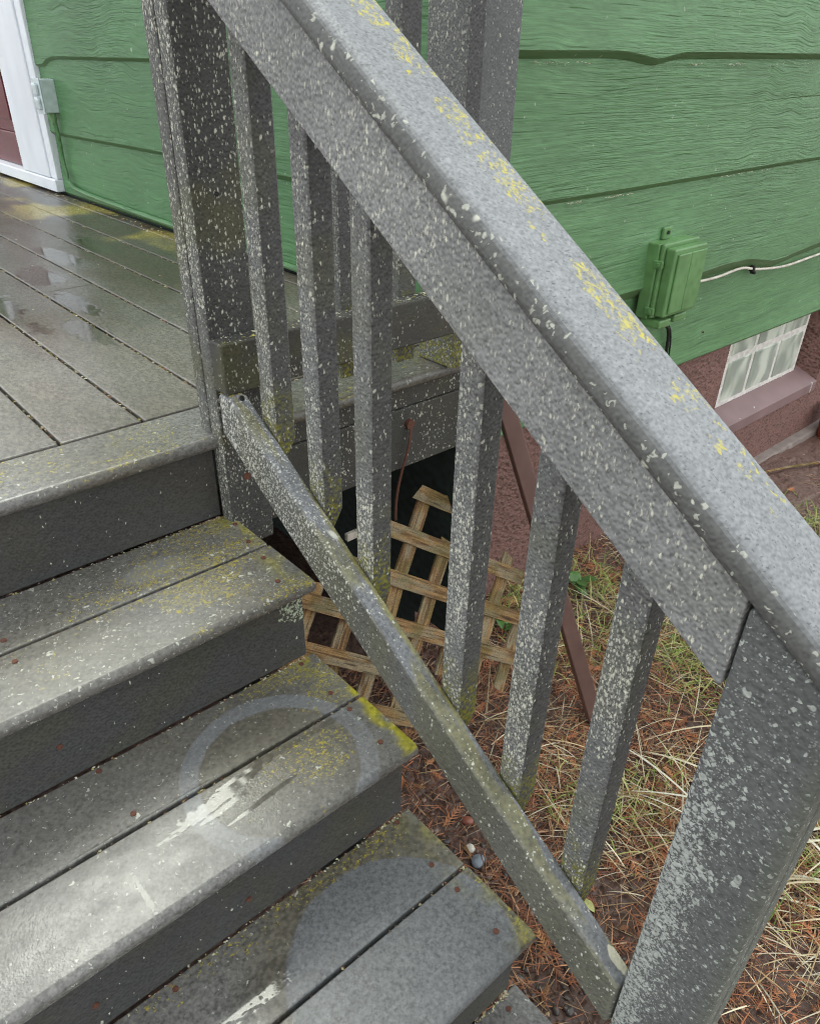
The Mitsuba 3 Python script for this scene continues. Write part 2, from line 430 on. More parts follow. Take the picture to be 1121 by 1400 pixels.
def siding_color(p, n, uv):
    front = smoothstep(0.4, 0.6, dr.abs(n.y))     # front wall paler; the porch wall's shade is put into its paint colour
    a, z = siding_grain(p, n)
    g = noise(a * 9, z * 330)
    bd = cell_rand(dr.floor((p.z - 0.545) / 0.31), 1, dr.select(dr.abs(n.x) > dr.abs(n.y), 1.0, 2.0))
    low = fbm(a * 2.2, p.z * 3.0)
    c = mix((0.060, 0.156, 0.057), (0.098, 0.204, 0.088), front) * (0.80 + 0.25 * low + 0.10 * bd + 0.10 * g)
    pale = smoothstep(0.56, 0.74, fbm(a * 5 + 8, p.z * 12)) * 0.30
    c = mix(c, c * 1.25 + 0.02, pale)
    fine = noise(a * 30, z * 620)
    ln = noise(a * 7, z * 240, 4.0)
    c = c * (0.72 + 0.30 * fine + 0.26 * ln)
    c = c * (1 - 0.16 * smoothstep(0.80, 0.93, noise(a * 5 + 3, z * 170 + 7)))
    c = mix(c, (0.095, 0.165, 0.070), smoothstep(-0.25, -0.45, n.z) * 0.8)      # olive green on the downward cut edge
    return mix(c, (0.35, 0.38, 0.30), spots(a, p.z, 38, 0.16, 0.05) * 0.7)


def siding_bump(p, n, uv):
    a, z = siding_grain(p, n)
    l = noise(a * 3, z * 170)
    s = noise(a * 16, z * 460)
    cr = smoothstep(0.80, 0.95, noise(a * 5 + 3, z * 170 + 7))
    amp = 0.25 + 1.0 * smoothstep(0.35, 0.66, fbm(a * 2.6 + 4, p.z * 4.0, 9.0))
    f = noise(a * 55, z * 700)
    return amp * (0.0008 * l + 0.0010 * s + 0.0006 * f) - 0.0010 * cr + 0.0008 * noise(a * 60, p.z * 60)


surface('mat_siding', proc(siding_color), 0.50, siding_bump, eps=6e-4)


def stucco_color(p, n, uv):
    g = noise(p.x * 160, p.y * 160, p.z * 160)
    low = fbm(p.x * 5, p.y * 5, p.z * 5)
    c = mi.Color3f(0.180, 0.093, 0.078) * (0.55 + 0.55 * g + 0.36 * low)
    pit_shade = smoothstep(0.55, 0.80, noise(p.x * 95 + 7, p.y * 95, p.z * 95))
    return mix(c, (0.050, 0.030, 0.024), pit_shade * 0.6)  # recess shade of the rough stucco put into the colour as dark spots


def stucco_bump(p, n, uv):
    return 0.012 * noise(p.x * 95 + 7, p.y * 95, p.z * 95) + 0.004 * noise(p.x * 190, p.y * 190, p.z * 190)


surface('mat_shaded_green', proc(lambda p, n, uv: mi.Color3f(0.010, 0.018, 0.014) * (0.5 + noise(p.x * 60, p.y * 60, p.z * 60))), 0.8, bump_fn(0.002, 90))  # dark green with the under-deck shade put into the colour
surface('mat_stucco', proc(stucco_color), 0.75, stucco_bump, eps=1e-3)


def sill_color(p, n, uv):
    low = fbm(p.x * 9, p.y * 9, p.z * 9)
    c = mi.Color3f(0.20, 0.125, 0.125) * (0.75 + 0.5 * low)
    return mix(c, (0.5, 0.47, 0.43), spots(p.x, p.y, 22, 0.13, 0.12) * 0.8)


surface('mat_sill', proc(sill_color), 0.55, bump_fn(0.0004, 200))
surface('mat_white_trim', proc(lambda p, n, uv: mi.Color3f(0.66, 0.68, 0.72) * (0.88 + 0.2 * fbm(p.x * 14, p.y * 14, p.z * 5))), 0.4)
surface('mat_door', proc(lambda p, n, uv: mi.Color3f(0.105, 0.012, 0.018) * (0.85 + 0.3 * fbm(p.x * 20, p.y * 20, p.z * 4))), 0.28)


def utility_color(p, n, uv):
    low = fbm(p.x * 16, p.y * 16, p.z * 16)
    c = mi.Color3f(0.120, 0.240, 0.090) * (0.75 + 0.5 * low)
    return mix(c, (0.045, 0.075, 0.02), smoothstep(0.5, 0.75, fbm(p.x * 40, p.y * 40, p.z * 30)) * 0.22)


surface('mat_utility', proc(utility_color), 0.38, bump_fn(0.0003, 300, 0.0012, 40))
surface('mat_galvanised', proc(lambda p, n, uv: mix((0.66, 0.72, 0.75), (0.42, 0.48, 0.48), fbm(p.x * 40, p.y * 40, p.z * 40))), 0.35, metallic=0.35)
surface('mat_rust', proc(lambda p, n, uv: mix((0.065, 0.022, 0.014), (0.14, 0.055, 0.032), noise(p.x * 500, p.y * 500, p.z * 500))), 0.75)
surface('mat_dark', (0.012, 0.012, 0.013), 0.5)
surface('mat_white_cable', proc(lambda p, n, uv: mi.Color3f(0.60, 0.55, 0.47) * (0.7 + 0.5 * noise(p.x * 40, p.y * 40, p.z * 40))), 0.5)
surface('mat_mortar', proc(lambda p, n, uv: mi.Color3f(0.66, 0.62, 0.58) * (0.75 + 0.4 * noise(p.x * 60, p.y * 60, p.z * 60))), 0.8)


def glass_color(p, n, uv):
    w = fbm(p.x * 10 + 0.6 * noise(p.z * 14), p.z * 5, 4.0)
    return mix((0.30, 0.33, 0.28), (0.58, 0.61, 0.53), smoothstep(0.35, 0.65, w))


surface('mat_glass_block', proc(glass_color), 0.12,
        lambda p, n, uv: 0.012 * fbm(p.x * 16 + 1.2 * noise(p.z * 12, 3.0), p.z * 6, 4.0), spec=0.6, eps=2e-3)


LU, LV = (0.80057, -0.25412, -0.54268), (-0.59610, -0.24517, -0.76457)


def lattice_color(along, across):
    def fn(p, n, uv):
        a = p.x * along[0] + p.y * along[1] + p.z * along[2]
        b = p.x * across[0] + p.y * across[1] + p.z * across[2]
        g = noise(a * 14, b * 330, 1.0)
        g1 = noise(p.x * 420, p.y * 420, p.z * 420)
        c = mix((0.34, 0.200, 0.078), (0.150, 0.078, 0.030), smoothstep(0.25, 0.8, g))
        c = mix(c, mi.Color3f(0.30, 0.26, 0.17), smoothstep(0.42, 0.66, fbm(a * 16, b * 60, 2.0)) * 0.65)
        c = mix(c, mi.Color3f(0.12, 0.10, 0.02), smoothstep(0.50, 0.68, fbm(p.x * 16 + 4, p.y * 16, p.z * 16)) * 0.5)
        c = mix(c, (0.060, 0.034, 0.016), smoothstep(0.70, 0.90, noise(a * 20 + 5, b * 420, 7.0)) * 0.8)
        return c * (0.52 + 0.70 * g1)
    return fn


surface('mat_lattice', proc(lattice_color(LU, LV)), 0.8, bump_fn(0.0012, 160, 0.001, 60))
surface('mat_lattice_cross', proc(lattice_color(LV, LU)), 0.8, bump_fn(0.0012, 160, 0.001, 60))
surface('mat_stake', proc(lambda p, n, uv: mix((0.155, 0.085, 0.070), (0.105, 0.052, 0.042), fbm(p.x * 30, p.y * 30, p.z * 9))), 0.6, bump_fn(0.0005, 240))


def soil_color(p, n, uv):
    g = noise(p.x * 150, p.y * 150, p.z * 150)
    low = fbm(p.x * 5, p.y * 5)
    c = mix((0.055, 0.032, 0.025), (0.125, 0.070, 0.052), low) * (0.55 + 0.8 * g)
    dry = smoothstep(1.7, 2.5, p.x) * smoothstep(-0.6, -0.1, p.y)
    return mix(c, mi.Color3f(0.170, 0.098, 0.080) * (0.7 + 0.5 * g), dry * 0.8)


surface('mat_soil', proc(soil_color), proc(lambda p, n, uv: mi.Float(0.35 + 0.4 * fbm(p.x * 9, p.y * 9))),
        lambda p, n, uv: 0.010 * noise(p.x * 45, p.y * 45) + 0.006 * noise(p.x * 120, p.y * 120, 3.0), eps=1.5e-3)
surface('mat_pebble', {'type': 'mesh_attribute', 'name': 'vertex_color'}, 0.25)
surface('mat_litter', {'type': 'mesh_attribute', 'name': 'vertex_color'}, 0.6)
surface('mat_leaf', {'type': 'mesh_attribute', 'name': 'vertex_color'}, 0.45)
surface('mat_terracotta', proc(lambda p, n, uv: mi.Color3f(0.28, 0.065, 0.025) * (0.7 + 0.6 * fbm(p.x * 20, p.y * 20, p.z * 20))), 0.5)
surface('mat_concrete', proc(lambda p, n, uv: mi.Color3f(0.26, 0.21, 0.19) * (0.6 + 0.7 * fbm(p.x * 25, p.y * 25, p.z * 25))), 0.85, bump_fn(0.002, 120))

# ------------------------------------------------------------------ ground
XW, YW = 0.7334, 0.2879          # the two house walls (siding faces)
G, R, OV, TH = 0.2593, 0.1681, 0.0226, 0.0258


def ground_z(x, y):
    x, y = np.asarray(x, float), np.asarray(y, float)
    z = -1.005 - 0.053 * np.clip(x, -1.5, 4.0)
    d = np.hypot(x - 1.5, y)
    q = np.stack([x * 2.2, y * 2.2, np.zeros_like(x)], -1)
    return z + 0.05 * (meshkit.fbm(q, 3, 5) - 0.5) * np.clip(1.4 - d / 8, 0.2, 1) + 0.012 * (meshkit.noise(q * 9, 8) - 0.5)


def axis(lo, hi, step, far):
    a = np.arange(lo, hi, step)
    out = np.geomspace(step * 2, far, 26)
    return np.r_[(lo - out)[::-1], a, hi + out]


gx, gy = axis(-0.6, 4.2, 0.025, 90.0), axis(-1.6, 0.9, 0.025, 90.0)
X, Y = np.meshgrid(gx, gy, indexing='ij')
Z = ground_z(X, Y)
nx, ny = X.shape
ii, jj = np.meshgrid(np.arange(nx - 1), np.arange(ny - 1), indexing='ij')
q = np.stack([ii * ny + jj, (ii + 1) * ny + jj, (ii + 1) * ny + jj + 1, ii * ny + jj + 1], -1).reshape(-1, 4)
gm = trimesh.Trimesh(np.c_[X.ravel(), Y.ravel(), Z.ravel()], np.vstack([q[:, :3], q[:, [0, 2, 3]]]), process=False)
add('ground', gm, 'mat_soil', smooth=True)
tag('ground', 'dark wet red-brown soil beside the steps and along the foundation', kind='structure')

# ------------------------------------------------------------------ house
def siding_board(parent, along, a0, a1, zb, zt, face, edge=None, step=0.03, thick=0.022, lip=0.018, tilt=0.010, mat='mat_siding'):
    """A board whose lower edge may wander (edge(a) -> dz); bottom edge cut back. along 'x' faces -y, along 'y' faces -x."""
    a = np.r_[np.arange(a0, a1, step), a1]
    dz = np.zeros_like(a) if edge is None else np.array([edge(t) for t in a])
    # cross-section (out, z): out is distance in front of the wall sheathing plane 'face'
    rows = []
    for t, d in zip(a, dz):
        z0 = zb + d
        rows.append([(0.0, z0 - lip), (thick - 0.003, z0 - 0.0015), (thick, z0 + 0.003), (thick - tilt * 0.5, 0.5 * (z0 + zt)), (thick - tilt, zt), (0.0, zt)])
    rows = np.array(rows)
    n, k = rows.shape[:2]
    if along == 'x':
        v = np.stack([np.repeat(a[:, None], k, 1), face - rows[..., 0], rows[..., 1]], -1)
    else:
        v = np.stack([face - rows[..., 0], np.repeat(a[:, None], k, 1), rows[..., 1]], -1)
    v = v.reshape(-1, 3)
    f = []
    for i in range(n - 1):
        for j in range(k):
            p, qq = i * k + j, i * k + (j + 1) % k
            f += [(p, qq, qq + k), (p, qq + k, p + k)]
    f = np.array(f)
    caps = [(0, j + 1, j) for j in range(1, k - 1)] + [((n - 1) * k, (n - 1) * k + j, (n - 1) * k + j + 1) for j in range(1, k - 1)]
    m = trimesh.Trimesh(v, np.vstack([f, caps]), process=False)
    if m.volume < 0:
        m.invert()
    return add(parent + '__siding_board', m, mat, smooth=25)


H = 'house'
tag(H, 'green house with wavy wooden siding above a red-brown stucco foundation', 'house')
SH_Y, SH_X = YW + 0.022, XW + 0.022     # sheathing planes


def bumps(*spec):
    pts = np.array(spec, float)
    from scipy.interpolate import PchipInterpolator
    return PchipInterpolator(pts[:, 0], pts[:, 1], extrapolate=False)


def edgefn(*spec):
    f = bumps(*spec)
    lo, hi = spec[0], spec[-1]
    return lambda t: float(lo[1] if t <= lo[0] else hi[1] if t >= hi[0] else f(t))


eA = edgefn((0.73, 0.0), (1.0, -0.002), (1.36, 0.0), (1.45, -0.005), (1.515, -0.0125), (1.56, -0.0165), (1.60, -0.012), (1.64, -0.006), (1.71, 0.0), (2.5, 0.001), (4.0, -0.01))
eC = edgefn((0.73, 0.015), (1.62, 0.020), (2.05, 0.016), (2.20, 0.020), (2.36, 0.017), (2.45, 0.006), (2.52, -0.006), (2.62, -0.020), (2.70, -0.019), (2.80, -0.012), (3.0, -0.001), (3.3, 0.008), (5.0, 0.0))
eL = edgefn((0.3, 0.0), (2.40, 0.0), (2.50, -0.001), (2.60, -0.010), (2.66, -0.028), (2.76, -0.030))
# front wall (faces the steps' lower side)
siding_board(H, 'x', 0.735, 9.0, -0.432, -0.06, SH_Y, edgefn((0.7, 0), (2.0, 0.002), (3.3, -0.006), (9, 0)), tilt=0.019)
siding_board(H, 'x', 0.735, 9.0, -0.100, 0.262, SH_Y, eC, thick=0.040, lip=0.044, tilt=0.022, step=0.02)
siding_board(H, 'x', 0.735, 9.0, 0.237, 0.468, SH_Y, edgefn((0.73, 0.0), (1.2, -0.004), (2.8, 0.003), (9, 0)), thick=0.034, lip=0.030, tilt=0.016)
siding_board(H, 'x', 0.735, 9.0, 0.416, 0.600, SH_Y, edgefn((0.73, -0.003), (1.4, 0.0), (1.8, 0.008), (2.65, 0.030), (3.5, 0.03), (9, 0.0)), thick=0.0215, lip=0.001, tilt=0.004)
siding_board(H, 'x', 0.735, 9.0, 0.5705, 0.885, SH_Y, eA, thick=0.040, lip=0.028, tilt=0.022, step=0.02)
for k, z in enumerate((0.86, 1.17, 1.48, 1.79, 2.10)):
    siding_board(H, 'x', 0.735, 9.0, z, z + 0.335, SH_Y, edgefn((0.7, 0), (1.5, 0.015), (2.6, -0.01), (4, 0.01), (9, 0)), thick=0.03)
# porch wall (runs away behind the deck)
siding_board(H, 'y', 0.290, 2.742, 0.012, 0.288, SH_X)
siding_board(H, 'y', 0.290, 2.742, 0.264, 0.565, SH_X, edgefn((0.3, 0.002), (1.68, 0.0), (2.63, -0.006), (2.8, -0.006)), thick=0.030, lip=0.022)
siding_board(H, 'y', 0.290, 2.742, 0.540, 0.88, SH_X, eL, thick=0.034, lip=0.024)
for k, z in enumerate((0.86, 1.17, 1.48, 1.79, 2.10)):
    siding_board(H, 'y', 0.290, 2.742, z, z + 0.335, SH_X)
    siding_board(H, 'y', 4.30, 7.0, z, z + 0.335, SH_X)
for z in (0.012, 0.264, 0.54):
    siding_board(H, 'y', 4.30, 7.0, z, z + 0.30, SH_X)
siding_board(H, 'y', 0.290, 7.0, -0.20, 0.012, SH_X, thick=0.018, mat='mat_shaded_green')  # this board and the next: under-deck shade put into the siding colour
siding_board(H, 'y', 0.290, 7.0, -0.432, -0.18, SH_X, thick=0.022, mat='mat_shaded_green')

for (x, z) in ((1.32, 0.33), (1.97, 0.36), (2.55, 0.345), (1.30, 0.06), (2.36, 0.03), (2.7, -0.05), (1.9, 0.63), (1.16, 0.64), (2.45, 0.62), (2.2, -0.33)):
    m = trimesh.creation.cylinder(0.0038, 0.004, sections=10, transform=trimesh.transformations.rotation_matrix(math.pi / 2, [1, 0, 0]))
    m.apply_translation([x, SH_Y - {True: 0.0225, False: 0.028}[0.2 < z < 0.5] + (0.006 if z < -0.2 else 0), z])
    add(H + '__nail', m, 'mat_rust', smooth=False)

# foundation with the recessed window (all solids butted, stucco)
FY, FX = YW + 0.012, XW + 0.012
WX0, WX1, GX1, GY = 2.485, 3.56, 3.450, 0.385
ZS_OUT, ZS_IN = -0.862, -0.800


def quadbox(c0, c1, c2, c3, z0, z1):
    """Prism over a plan quadrilateral."""
    return mesh_of(hull([(x, y, z) for x, y in (c0, c1, c2, c3) for z in (z0, z1)]))


fd = [quadbox((FX, FY), (WX0, FY), (WX0, FY + 0.25), (FX, FY + 0.25), -1.7, -0.40),
      quadbox((FX, FY + 0.25), (FX + 0.25, FY + 0.25), (FX + 0.25, 7.0), (FX, 7.0), -1.7, -0.40),
      quadbox((WX1, FY), (9.0, FY), (9.0, FY + 0.25), (GX1 + 0.001, FY + 0.25), -1.7, -0.40),
      quadbox((WX0, FY), (WX1, FY), (WX1, FY + 0.25), (WX0, FY + 0.25), -1.7, -0.905)]
fm = fd[0]
add(H + '__foundation', fd[0], 'mat_stucco', smooth=False)
add(H + '__foundation', cat(fd[1], quadbox((FX - 0.004, FY + 0.004), (FX - 0.0002, FY + 0.004), (FX - 0.0002, 7.0), (FX - 0.004, 7.0), -1.7, -0.44)), 'mat_shaded_green', smooth=False)  # side wall foundation, its colour darkened to stand for under-deck shade
add(H + '__foundation', fd[2], 'mat_stucco', smooth=False)
add(H + '__foundation', fd[3], 'mat_stucco', smooth=False)
# the plinth of bare concrete at the foot
add(H + '__footing', rbox(2.2, 9.0, FY - 0.05, FY + 0.02, -1.5, -1.150, 0.01), 'mat_concrete')
W = H + '__basement_window'
labels[W] = {'label': 'glass-block basement window under the green siding'}
sill = rprism([(FY - 0.006, -0.915), (FY + 0.16, -0.915), (FY + 0.16, ZS_IN + 0.035), (FY - 0.006, ZS_OUT)], WX0 + 0.001, WX1 - 0.001, 0.004)
add(W + '__sill', sill, 'mat_sill')
cols = [2.445, 2.690, 2.930, 3.187, 3.449]
rows_z = [-0.802, -0.580, -0.358]
JT = 0.012
for i in range(4):
    for j in range(2):
        b = rbox(cols[i] + JT, cols[i + 1] - JT, GY, GY + 0.07, rows_z[j] + JT, rows_z[j + 1] - JT, 0.010)
        add(W + '__glass_block', b, 'mat_glass_block')
mort = [rbox(c - 0.014, c + 0.014, GY + 0.004, GY + 0.06, -0.83, -0.36, 0.002) for c in cols]
mort += [rbox(2.44, 3.455, GY + 0.0025, GY + 0.0585, z - 0.016, z + 0.016, 0.002) for z in rows_z]
add(W + '__mortar', cat(*mort), 'mat_mortar')
add(W + '__lining', rbox(2.40, 3.52, GY + 0.085, GY + 0.10, -0.9, -0.3, 0.002), 'mat_dark')

# porch door, its white trim and threshold
D = H + '__door'
labels[D] = {'label': 'dark red door panel behind the white trim'}
add(D + '__stile', rbox(0.745, 0.785, 3.190, 3.315, 0.067, 2.05, 0.004), 'mat_door')
add(D + '__rail', rbox(0.7455, 0.785, 3.3155, 4.00, 0.067, 0.215, 0.004), 'mat_door')
add(D + '__panel', rbox(0.757, 0.780, 3.3155, 4.00, 0.2155, 0.92, 0.004), 'mat_door')
add(D + '__panel', rbox(0.750, 0.757, 3.365, 3.95, 0.270, 0.86, 0.006), 'mat_door')
add(D + '__rail', rbox(0.7455, 0.785, 3.3155, 4.00, 0.9205, 1.06, 0.004), 'mat_door')
add(D + '__panel', rbox(0.757, 0.780, 3.3155, 4.00, 1.0605, 1.92, 0.004), 'mat_door')
add(D + '__rail', rbox(0.7455, 0.785, 3.3155, 4.00, 1.9205, 2.05, 0.004), 'mat_door')
add(D + '__stile', rbox(0.745, 0.785, 4.0005, 4.12, 0.067, 2.05, 0.004), 'mat_door')
t = add(H + '__door_trim', rbox(0.712, 0.760, 2.748, 2.820, 0.066, 2.20, 0.004), 'mat_white_trim')
add(H + '__door_trim', rbox(0.704, 0.760, 2.8225, 3.187, 0.066, 2.20, 0.006), 'mat_white_trim')
add(H + '__door_trim', rbox(0.710, 0.760, 4.125, 4.298, 0.066, 2.20, 0.004), 'mat_white_trim')
add(H + '__threshold', rbox(0.698, 0.790, 2.746, 4.30, 0.012, 0.0645, 0.006), 'mat_white_trim')
add(H + '__backing', rbox(0.792, 0.82, 0.6, 7.0, -0.4, 2.43, 0.002), 'mat_dark')
add(H + '__eave_board', rbox(0.66, 9.0, 0.20, 0.225, 2.36, 2.50, 0.004), 'mat_white_trim')
add(H + '__eave_board', rbox(0.66, 0.685, 0.2255, 7.0, 2.36, 2.50, 0.004), 'mat_white_trim')

# ------------------------------------------------------------------ deck
DK = 'porch_deck'
tag(DK, 'weathered grey porch deck with damp boards, in front of the white-trimmed door', 'deck')
LEFT = -2.3
edges = [-0.229 + 0.1495 * k for k in range(-13, 7)] + [0.7335]
for a, b in zip(edges[:-1], edges[1:]):
    x0, x1 = a + 0.003, b - 0.003
    if b > 0.73:
        x1 = 0.731
    joint = 1.121 if 0.05 < a < 0.10 else None
    for y0, y1 in ([(0.1475, joint - 0.0012), (joint + 0.0012, 6.5)] if joint else [(0.1475, 6.5)]):
        add(DK + '__deck_board', rbox(x0, x1, y0, y1, -TH, 0.0, 0.0035), 'mat_deck')


def board_profile(y0, y1, z, nose):
    """(y,z) outline of a board; the front edge y0 is a rounded nose when nose is set."""
    r = 0.003
    pts = []
    if nose:
        pts += arc(y0 + 0.0122, z - 0.0126, 0.0124, 90, 270, 13)
        pts = [(y, zz) for y, zz in pts]
        pts[-1] = (y0 + 0.0122, z - TH)
    else:
        pts += arc(y0 + r, z - r, r, 90, 180, 4) + [(y0, z - TH)]
    pts += [(y1, z - TH)] + arc(y1 - r, z - r, r, 0, 90, 4)
    return pts


add(DK + '__nosing_board', prism_x(board_profile(0.0, 0.1405, 0.0, True), LEFT, 0.652), 'mat_tread', smooth=32)
# rim under the deck, right of the steps
add(DK + '__fascia', rbox(0.080, 0.607, OV, OV + 0.02, -0.0735, -TH - 0.0005, 0.002), 'mat_fascia')
add(DK + '__fascia', rbox(0.080, 0.603, OV - 0.003, OV + 0.02, -0.2175, -0.0755, 0.003), 'mat_fascia')
add(DK + '__skirt_panel', rbox(0.6105, 0.6165, 0.012, 0.280, -0.80, -0.203, 0.001), 'mat_shaded_green')  # its near-black green also holds the under-deck shade
add(DK + '__joist', rbox(0.610, 0.648, 0.03, 0.285, -0.20, -TH - 0.001, 0.003), 'mat_fascia')
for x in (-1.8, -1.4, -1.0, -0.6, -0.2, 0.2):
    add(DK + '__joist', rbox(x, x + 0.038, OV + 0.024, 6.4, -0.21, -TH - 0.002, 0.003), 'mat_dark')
add(DK + '__bolt_head', cat(trimesh.creation.cylinder(0.011, 0.012, sections=14, transform=trimesh.transformations.translation_matrix([0.448, OV - 0.006, -0.113]) @ trimesh.transformations.rotation_matrix(math.pi / 2, [1, 0, 0]))), 'mat_rust')

# ------------------------------------------------------------------ steps
ST = 'porch_steps'
tag(ST, 'grey wooden porch steps with damp lichen-stained two-board treads', 'steps')


def screw(parent, x, y, z, r=0.0042):
    m = trimesh.creation.cylinder(r, 0.003, sections=12)
    m.apply_translation([x, y, z + 0.0002])
    return add(parent + '__screw', m, 'mat_rust', smooth=False)


screw_at = {(1, 'rear'): [(-0.0217, -0.0883), (-0.010, -0.022), (-0.434, -0.087)], (1, 'front'): [(-0.0463, -0.2204), (-0.0286, -0.1476), (-0.436, -0.144)],
            (2, 'rear'): [(-0.0327, -0.2505), (-0.0357, -0.3402), (-0.393, -0.2495), (-0.385, -0.352)], (2, 'front'): [(-0.0335, -0.3892), (-0.0391, -0.4743)],
            (3, 'rear'): [(-0.0317, -0.5082), (-0.0404, -0.6006), (-0.4289, -0.5122)], (3, 'front'): [(-0.0387, -0.6557), (-0.0408, -0.7374)], (4, 'rear'): [(-0.0351, -0.7767)]}
for k in range(0, 6):
    y, z = -k * G, -k * R
    # riser below this tread
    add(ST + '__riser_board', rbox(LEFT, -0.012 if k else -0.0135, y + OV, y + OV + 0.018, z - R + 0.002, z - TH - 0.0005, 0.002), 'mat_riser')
    if k == 0:
        continue
    rear = add(ST + '__tread_board', prism_x(board_profile(y + 0.1465, y + G + OV - 0.002, z, False), LEFT, 0.0), 'mat_tread', smooth=32)
    front = add(ST + '__tread_board', prism_x(board_profile(y, y + 0.1405, z, True), LEFT, 0.001), 'mat_tread', smooth=32)
    for key, side in ((rear, 'rear'), (front, 'front')):
        for sx, sy in screw_at.get((k, side), []):
            screw(key, sx, sy, z)
for x0 in (-0.115, -1.1, -2.1):
    pts = []
    for k in range(1, 6):
        pts += [(-(k - 1) * G + OV + 0.019, -k * R - TH - 0.001), (-k * G + OV + 0.019, -k * R - TH - 0.001)]
    pts += [(-5 * G + OV + 0.019, -1.12), (-5 * G + 0.16, -1.12), (OV + 0.019, -0.42)]
    m = trimesh.creation.extrude_polygon(Polygon(pts), 0.038, engine='earcut')
    v = m.vertices
    m = trimesh.Trimesh(np.c_[v[:, 2] + x0, v[:, 0], v[:, 1]], m.faces, process=False)
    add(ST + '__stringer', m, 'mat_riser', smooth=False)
for (x, z, k) in ((-0.43, -0.098 - 0.1681, 1), (-0.52, -0.11 - 0.336, 2), (-0.30, -0.45, 2)):
    m = trimesh.creation.cylinder(0.0042, 0.004, sections=12, transform=trimesh.transformations.rotation_matrix(math.pi / 2, [1, 0, 0]))
    m.apply_translation([x, -k * G + OV - 0.0008, z])
    add(ST + '__screw', m, 'mat_rust', smooth=False)

# ------------------------------------------------------------------ stair railing
RL = 'stair_railing'
tag(RL, 'sloping grey handrail with balusters and two newel posts along the right side of the steps', 'railing')
S = 0.66
XL, XM, XR = -0.0127, 0.0253, 0.0655


def cap_low(y):
    return 0.399 + S * (y + 0.6018)


def rail_low(y):
    return 0.3527 + S * (y + 0.516)


NW = RL + '__upper_newel'
labels[NW] = {'label': 'upper newel post made of two boards, heavily speckled with pale lichen'}
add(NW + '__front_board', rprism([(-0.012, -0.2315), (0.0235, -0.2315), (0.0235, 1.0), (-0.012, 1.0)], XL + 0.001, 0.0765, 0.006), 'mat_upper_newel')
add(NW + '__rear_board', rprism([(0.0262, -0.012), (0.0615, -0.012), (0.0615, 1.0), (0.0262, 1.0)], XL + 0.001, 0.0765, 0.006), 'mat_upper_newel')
for (x, y, z, ax) in ((0.032, -0.0122, 0.385, 'y'), (0.030, -0.0122, -0.085, 'y')):
    m = trimesh.creation.cylinder(0.0035 if z > 0 else 0.007, 0.004, sections=12, transform=trimesh.transformations.rotation_matrix(math.pi / 2, [1, 0, 0]))
    m.apply_translation([x, y, z])
    add(NW + '__screw', m, 'mat_dark' if z > 0 else 'mat_rust', smooth=False)
LN = RL + '__lower_newel'
labels[LN] = {'label': 'lower newel post crusted with pale lichen on its near edge'}
for nm, x0, x1 in (('near_board', XL, 0.0243), ('far_board', 0.0263, 0.0633)):
    add(LN + '__' + nm, rprism([(-1.012, -1.25), (-0.9145, -1.25), (-0.9145, cap_low(-0.9145) - 0.005), (-1.012, cap_low(-1.012) - 0.005)], x0, x1, 0.0055 if nm == 'near_board' else 0.0055), 'mat_lower_newel')
ya, yb = -0.0125, -0.9122
add(RL + '__upper_rail', rprism([(ya, rail_low(ya)), (ya, cap_low(ya) - 0.003), (yb, cap_low(yb) - 0.003), (yb, rail_low(yb))], XL, XM - 0.0003, 0.0028), 'mat_rail')
labels[RL + '__upper_rail'] = {'label': 'sloping board under the handrail, densely flecked with pale lichen'}
# handrail cap: bullnosed board, swept along the slope
CX0, CX1, CT = -0.022, 0.080, 0.0285
nrm = np.array([-S, 1.0]) / math.hypot(1, S)
rr = 0.0135
sec = [(CX0 + rr, 0.0)]
r1, r2 = 0.008, 0.0203
sec = arc(CX0 + r1, r1, r1, 270, 180, 6) + arc(CX0 + r2, CT - r2, r2, 180, 90, 10) + arc(CX1 - rr, CT - rr, rr, 90, 0, 7) + arc(CX1 - rr, rr, rr, 0, -90, 6)
ys = np.linspace(-0.0127, -1.10, 30)
v = []
for y in ys:
    for x, h in sec:
        v.append((x, y + nrm[0] * h, cap_low(y) + nrm[1] * h))
v = np.array(v)
k = len(sec)
f = []
for i in range(len(ys) - 1):
    for j in range(k):
        a, b = i * k + j, i * k + (j + 1) % k
        f += [(a, b, b + k), (a, b + k, a + k)]
f += [(0, j + 1, j) for j in range(1, k - 1)] + [((len(ys) - 1) * k, (len(ys) - 1) * k + j, (len(ys) - 1) * k + j + 1) for j in range(1, k - 1)]
m = trimesh.Trimesh(v, np.array(f), process=False)
if m.volume < 0:
    m.invert()
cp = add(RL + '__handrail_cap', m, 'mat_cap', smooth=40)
labels[cp] = {'label': 'pale weathered handrail cap with a row of yellow lichen'}


def lr_top(y):
    return 0.088 + 0.615 * (y + 0.058)


